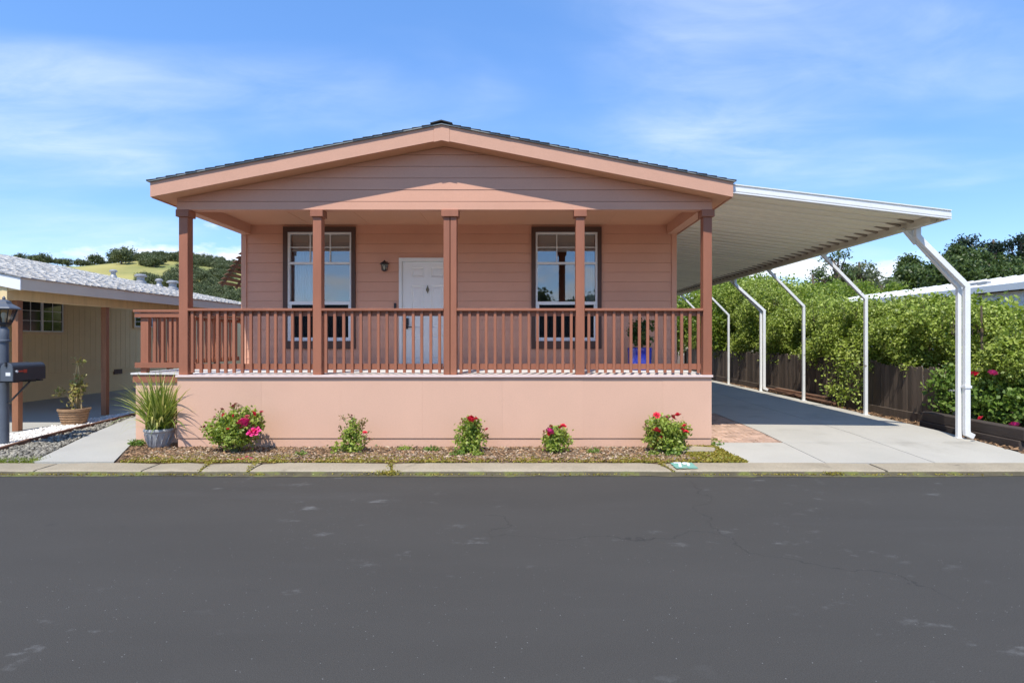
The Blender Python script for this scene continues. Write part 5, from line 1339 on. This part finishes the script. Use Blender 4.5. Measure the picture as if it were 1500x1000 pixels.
# fallen petals
for i, (px, py) in enumerate([(254, 693), (355, 672), (362, 669), (368, 671), (349, 673)]):
    p = G(px, py, .012 if i == 0 else .085); o = link('fallen_petal', ROSE['pink'], None, p); o.scale = (.55, .5, .25) if i == 0 else (.35, .35, .15); o.rotation_euler = (0, 0, i)
    tag(o, 'fallen pink rose petals lying in the gutter' if i == 0 else 'fallen pink rose petals lying on the bed below the wide bush', 'petals', None if i == 0 else 'petals under the rose bush')

# ------------------------------------------------------------------ left side: pots, gravel, mailbox
spx, spy = (234 - VX) / FPX * 8.72, 8.72
pp = thing('potted_strap_plant', 'silver grey urn pot with a spreading strap-leaved plant by the side porch', 'potted plant', (spx, spy, .07))
MB().lathe([(.13, 0), (.145, .015), (.165, .12), (.195, .215), (.20, .235), (.215, .25), (.215, .275), (.20, .285), (.188, .28), (.18, .24)], (spx, spy, .07), 28).build('pot', M['silverpot'], pp, smooth=True)
for k in range(14):
    a = k * 2 * math.pi / 14
    MB().tube([(spx + .150 * math.cos(a), spy + .150 * math.sin(a), .11), (spx + .182 * math.cos(a + .1), spy + .182 * math.sin(a + .1), .20), (spx + .198 * math.cos(a + .22), spy + .198 * math.sin(a + .22), .285)], [.006, .008, .006], 5).build('rib', M['silverpot'], pp)
MB().lathe([(0.0, 0), (.185, .0)], (spx, spy, .315), 20).build('soil', M['soil'], pp)
def blades_plant(c, n, L0, L1, spread, w, seed, bias=(0, 0)):
    r = np.random.default_rng(seed); vs = []; fs = []
    for i in range(n):
        a = r.uniform(0, 2 * math.pi); L_ = r.uniform(L0, L1); lean = abs(r.normal()) * spread; w_ = w * r.uniform(.6, 1.2); segs = 7
        p = Vector((c[0] + r.normal() * .06, c[1] + r.normal() * .06, c[2])); d = Vector((math.cos(a) * lean + bias[0], math.sin(a) * lean + bias[1], 1)).normalized(); drop = r.uniform(.05, .30) * (.4 + lean)
        sd = Vector((-math.sin(a + r.normal() * .8), math.cos(a + r.normal() * .8), 0)); n0 = len(vs)
        for k in range(segs + 1):
            t = k / segs; ww = w_ * (1 - t ** 2.2) * .5 + .0006
            vs += [tuple(p - sd * ww), tuple(p + sd * ww + Vector((0, 0, 0)))]
            p = p + d * (L_ / segs); d = (d + Vector((math.cos(a) * .05, math.sin(a) * .05, -drop * (.3 + t)))).normalized()
        for k in range(segs): fs.append((n0 + 2 * k, n0 + 2 * k + 1, n0 + 2 * k + 3, n0 + 2 * k + 2))
    return vs, fs
vs, fs = blades_plant((spx, spy, .32), 430, .45, .98, .52, .026, 3)
o = MB().add(vs, fs).build('strap_leaves', M['leaf_strap'], pp); o['kind'] = 'stuff'

cpx, cpy = -8.50, 10.88
cpp = thing('potted_stake_plant', 'wide brown wicker-patterned pot with a dry staked plant on white gravel', 'potted plant', (cpx, cpy, .075))
MB().lathe([(.175, 0), (.185, .01), (.235, .27), (.26, .28), (.265, .32), (.245, .325), (.235, .29)], (cpx, cpy, .075), 28).build('pot', M['claypot'], cpp, smooth=True)
for k in range(5): MB().lathe([(.196 + k * .0095, 0), (.203 + k * .0098, .012), (.199 + k * .0097, .024)], (cpx, cpy, .11 + k * .048), 28).build('band', M['claypot'], cpp, smooth=True)
MB().lathe([(0, 0), (.236, 0)], (cpx, cpy, .365), 20).build('soil', M['soil'], cpp)
mb = MB()
mb.tube([(cpx - .04, cpy, .36), (cpx - .02, cpy, .8), (cpx + .06, cpy, 1.27)], [.012, .011, .008], 6); mb.tube([(cpx + .14, cpy, .36), (cpx + .12, cpy, .8), (cpx + .07, cpy, 1.27)], [.012, .011, .008], 6); mb.tube([(cpx + .02, cpy + .1, .36), (cpx + .07, cpy, 1.25)], [.011, .008], 6)
mb.build('stakes', M['drystem'], cpp)
mb = MB(); cc = []
for i in range(16):
    e = (cpx + random.gauss(.08, .045), cpy + random.gauss(0, .05), random.uniform(.6, 1.0)); s0 = (cpx + .05, cpy, .36); mb.tube([s0, ((s0[0] + e[0]) / 2 + .02, e[1], (s0[2] + e[2]) / 2), e], [.006, .005, .003], 5); cc.append(e)
e = (cpx - .26, cpy, .72); mb.tube([(cpx, cpy, .45), (cpx - .14, cpy, .64), e], [.005, .004, .003], 5); cc += [e, e, (cpx - .3, cpy, .68)]
cc += [(cpx + .08, cpy, 1.26), (cpx + .12, cpy, 1.27), (cpx + .09, cpy - .02, .78), (cpx + .1, cpy, .72), (cpx + .07, cpy, .66), (cpx - .05, cpy, .45), (cpx - .05, cpy, .52)]
mb.build('stems', M['drystem'], cpp)['kind'] = 'stuff'
v, q = leaves(clump_points(np.array(cc), 14, .04), .07, .04, up=(0, -1, .6), upw=.6); mesh_np('leaves', v, q, M['leaf_dry'], cpp, kind='stuff')

bpx, bpy_ = 2.06, 10.05
bp = thing('blue_potted_plant', 'glossy cobalt blue pot with a dark leafy plant on the porch', 'potted plant', (bpx, bpy_, DZ))
MB().lathe([(.16, 0), (.19, .01), (.205, .15), (.21, .30), (.215, .36), (.22, .385), (.205, .395), (.19, .38), (.185, .33)], (bpx, bpy_, DZ + .002), 28).build('pot', M['bluepot'], bp, smooth=True)
MB().lathe([(0, 0), (.19, 0)], (bpx, bpy_, DZ + .34), 20).build('soil', M['soil'], bp)
mb = MB(); cc = []
for i in range(34):
    a = random.random() * 6.28; e = (bpx + .20 * math.cos(a) * random.random() ** .5 + .0, bpy_ + .17 * math.sin(a) * random.random() ** .5, DZ + random.uniform(.48, .84)); mb.tube([(bpx, bpy_, DZ + .33), ((bpx + e[0]) / 2, (bpy_ + e[1]) / 2, (DZ + .33 + e[2]) / 2 + .04), e], [.006, .005, .003], 5); cc.append(e)
mb.build('stems', M['stem'], bp)['kind'] = 'stuff'
v, q = leaves(clump_points(np.array(cc), 14, .045), .085, .05, up=(0, -.7, 1), upw=.7); mesh_np('leaves', v, q, M['leaf_pot'], bp, kind='stuff')

# timber edging, gravels, grass
ed = thing('timber_edging', 'thin rotting timber edging between white gravel and river rock', 'edging', (-7.9, 10, .06))
for (a, b) in (((-7.45, 7.75), (-7.78, 9.1)), ((-7.80, 9.14), (-8.02, 10.6)), ((-8.03, 10.64), (-8.28, 12.4))):
    MB().bar((*a, .075), (*b, .085), .05, .11).build('timber', M['timber'], ed)
def edge_x(y): return np.interp(y, [7.6, 7.75, 9.1, 10.6, 12.4], [-7.41, -7.45, -7.79, -8.02, -8.28])
def path_x(y): return np.interp(y, [7.6, 9.8, 11.8, 12.6], [-6.50, -7.40, -8.10, -8.15])
scatter_chips('white_gravel', 15000, (-8.66, -7.4), lambda r, n, x: 7.8 + 4.9 * r.random(n), .075, .036, M['whitestone'], 'bright white gravel strip beside the neighbour\'s slab', 'gravel', seed=21, thick=.6, zj=.025, keep=lambda x, y: x < edge_x(y) - .03)
scatter_chips('river_rock', 9000, (-8.4, -6.45), lambda r, n, x: 7.62 + 4.6 * r.random(n), .066, .036, M['greystone'], 'mixed grey river rock between the timber edging and the walk', 'gravel', seed=22, thick=.6, zj=.025, keep=lambda x, y: (x > edge_x(y) + .03) & (x < path_x(y) - .02))
scatter_chips('kerbside_rock', 6000, (-11.5, -7.5), lambda r, n, x: 7.62 + .5 * r.random(n), .064, .036, M['greystone'], 'grey river rock running along the kerb below the mailboxes', 'gravel', seed=23, thick=.6, zj=.025, keep=lambda x, y: x < edge_x(y) - .05)
x = r.uniform(-9.0, -6.48, 5200); y = 7.60 + np.abs(r.normal(size=5200)) * .11
vs, fs = [], []
rr_ = np.random.default_rng(31)
for i in range(4200):
    xx = rr_.uniform(-9.2, -6.47); yy_ = 7.59 + abs(rr_.normal()) * .10; h = rr_.uniform(.03, .085); a = rr_.uniform(0, 6.28); dx, dy = rr_.normal() * .025, rr_.normal() * .025 - .01; w = .004; n0 = len(vs)
    vs += [(xx - w * math.cos(a), yy_ - w * math.sin(a), .06), (xx + w * math.cos(a), yy_ + w * math.sin(a), .06), (xx + dx, yy_ + dy, .06 + h)]; fs.append((n0, n0 + 1, n0 + 2))
o = MB().add(vs, fs).build('grass', M['grass']); tag(o, 'short bright grass fringe along the kerb by the mailbox post', 'grass', kind='stuff')

# lamp post with lantern
lpx, lpy = -7.955, 8.80
lp = thing('lamp_post', 'blue grey lamp post with a black glass lantern beside the mailboxes', 'lamp post', (lpx, lpy, .05))
MB().lathe([(.066, 0), (.065, 1.0), (.062, 1.3), (.060, 1.63), (.08, 1.635), (.08, 1.66), (.064, 1.67), (.062, 1.82), (.045, 1.84), (.045, 1.87)], (lpx, lpy, .03), 18).build('pole', M['lamppost'], lp, smooth=True)
lz0 = 1.89
MB().lathe([(.05, 0), (.085, .03), (.095, .055), (.095, .07)], (lpx, lpy, lz0), 6, R(30)).build('lantern_base', M['black'], lp)
MB().lathe([(.092, .07), (.155, .27)], (lpx, lpy, lz0), 6, R(30)).build('lantern_glass', M['lampglass'], lp)
cg = MB()
for k in range(6):
    a = R(30) + k * math.pi / 3; cg.bar((lpx + .095 * math.cos(a), lpy + .095 * math.sin(a), lz0 + .065), (lpx + .16 * math.cos(a), lpy + .16 * math.sin(a), lz0 + .272), .014, .014)
cg.build('lantern_cage', M['black'], lp)
MB().lathe([(.20, 0), (.205, .012), (.19, .03), (.12, .075), (.10, .085), (.085, .12), (.045, .145), (.02, .15), (.022, .175), (.008, .20), (0, .205)], (lpx, lpy, lz0 + .27), 6, R(30)).build('lantern_roof', M['lamppost'], lp)
MB().lathe([(.018, 0), (.022, .06), (.035, .10), (.03, .14), (0, .165)], (lpx, lpy, lz0 + .072), 10).build('bulb', M['paper'], lp, smooth=True)
MB().box(lpx - .04, -7.50, lpy - .05, lpy + .05, 1.055, 1.085).build('shelf_arm', M['black'], lp)
MB().box(-7.90, -7.47, 8.46, 8.52, 1.062, 1.086).build('shelf_rail', M['black'], lp); MB().box(-7.90, -7.47, 8.88, 8.94, 1.062, 1.086).build('shelf_rail', M['black'], lp)
MB().bar((lpx + .07, lpy, .72), (-7.56, lpy, 1.05), .02, .02).build('brace', M['black'], lp)
def mailbox(xc, label):
    t = thing('mailbox', label, 'mailbox', (xc, 8.7, 1.088)); w, h = .085, .26; y0, y1 = 8.42, 8.99; zb = 1.09
    arc = [(xc - w, zb), (xc + w, zb), (xc + w, zb + h - w)] + [(xc + w * math.cos(a), zb + h - w + w * math.sin(a)) for a in np.linspace(0.2, math.pi - .2, 9)] + [(xc - w, zb + h - w)]
    MB().prism([(x, y0, z_) for x, z_ in arc], (0, y1 - y0, 0)).build('body', M['mailbox'], t, smooth=False)
    c = [(xc + (x - xc) * 1.06, zb + (z_ - zb) * 1.02 - .002) for x, z_ in arc]
    d = MB().prism([(x, y0 - .018, z_) for x, z_ in c], (0, .017, 0)).build('door', M['mailfront'], t)
    MB().box(xc - .012, xc + .012, y0 - .035, y0 - .018, zb + h - .05, zb + h + .02).build('latch', M['black'], d)
    MB().box(xc - .01, xc + .06, y0 - .0205, y0 - .0185, zb + .075, zb + .125).build('number_sticker', M['paper'], d)
    fl = MB().box(xc + w + .002, xc + w + .008, y0 + .05, y0 + .22, zb + .125, zb + .15).build('flag', M['red'], t)
    fl2 = MB().box(xc + w + .003, xc + w + .009, y0 + .17, y0 + .225, zb + .11, zb + .16).build('flag_tip', M['red'], t)
    MB().tube([(xc + w - .002, y0 + .05, zb + .137), (xc + w + .015, y0 + .05, zb + .137)], .018, 10).build('flag_pivot', M['paper'], t)
mailbox(-7.558, 'black mailbox with white sticker and red flag, farther from the lamp post')
mailbox(-7.755, 'black mailbox with red flag tucked right against the lamp post')

# flowering shrub in the timber planter
r = np.random.default_rng(55)
fb = thing('flowering_shrub', 'leafy green rose shrub with a few red and pink blooms in the timber planter', 'shrub', (8.1, 9.4, .3))
cen = np.concatenate([ellipsoid_shell(260, (8.15, 9.5, .62), (.55, 1.0, .45), .3, r, zmin=.33), ellipsoid_shell(120, (7.9, 10.5, .75), (.35, .5, .5), .3, r, zmin=.33), ellipsoid_shell(150, (8.5, 9.3, .8), (.5, .6, .4), .3, r, zmin=.33)])
v, q = leaves(clump_points(cen, 12, .06, r), .085, .06, up=(-.4, -.7, 1), upw=1.0, r=r); mesh_np('leaves', v, q, M['leaf_bush'], fb, kind='stuff')
mb = MB()
for k in range(18):
    e = cen[int(r.integers(len(cen)))]; mb.tube([(8.1 + r.normal() * .15, 9.6 + r.normal() * .4, .3), tuple(e)], [.010, .004], 5)
mb.build('stems', M['stem'], fb)['kind'] = 'stuff'
for (px, py, kind, sc) in [(1424, 548, 'red', .9), (1431, 549, 'red', .8), (1454, 547, 'pink', .8), (1437, 613, 'red', .8), (1486, 623, 'pink', .8), (1429, 547, 'red', .6)]:
    Y = 9.1 if py < 600 else 8.95
    if py > 600: Y = 8.75
    p = P(px, py, Y); o = link('rose', ROSE[kind], fb, p); o.scale = (sc,) * 3; o.rotation_euler = (R(35), R(-20), px)
# leaf litter at the driveway edge
scatter_chips('leaf_litter', 3000, (7.1, 7.7), lambda r, n, x: 7.7 + 14 * r.random(n), .085, .05, M['chip'], 'dry leaves and chips along the driveway edge by the fence', 'leaf litter', seed=41, thick=.15, zj=.02, keep=lambda x, y: (x < 7.3) | (y > 10.6))
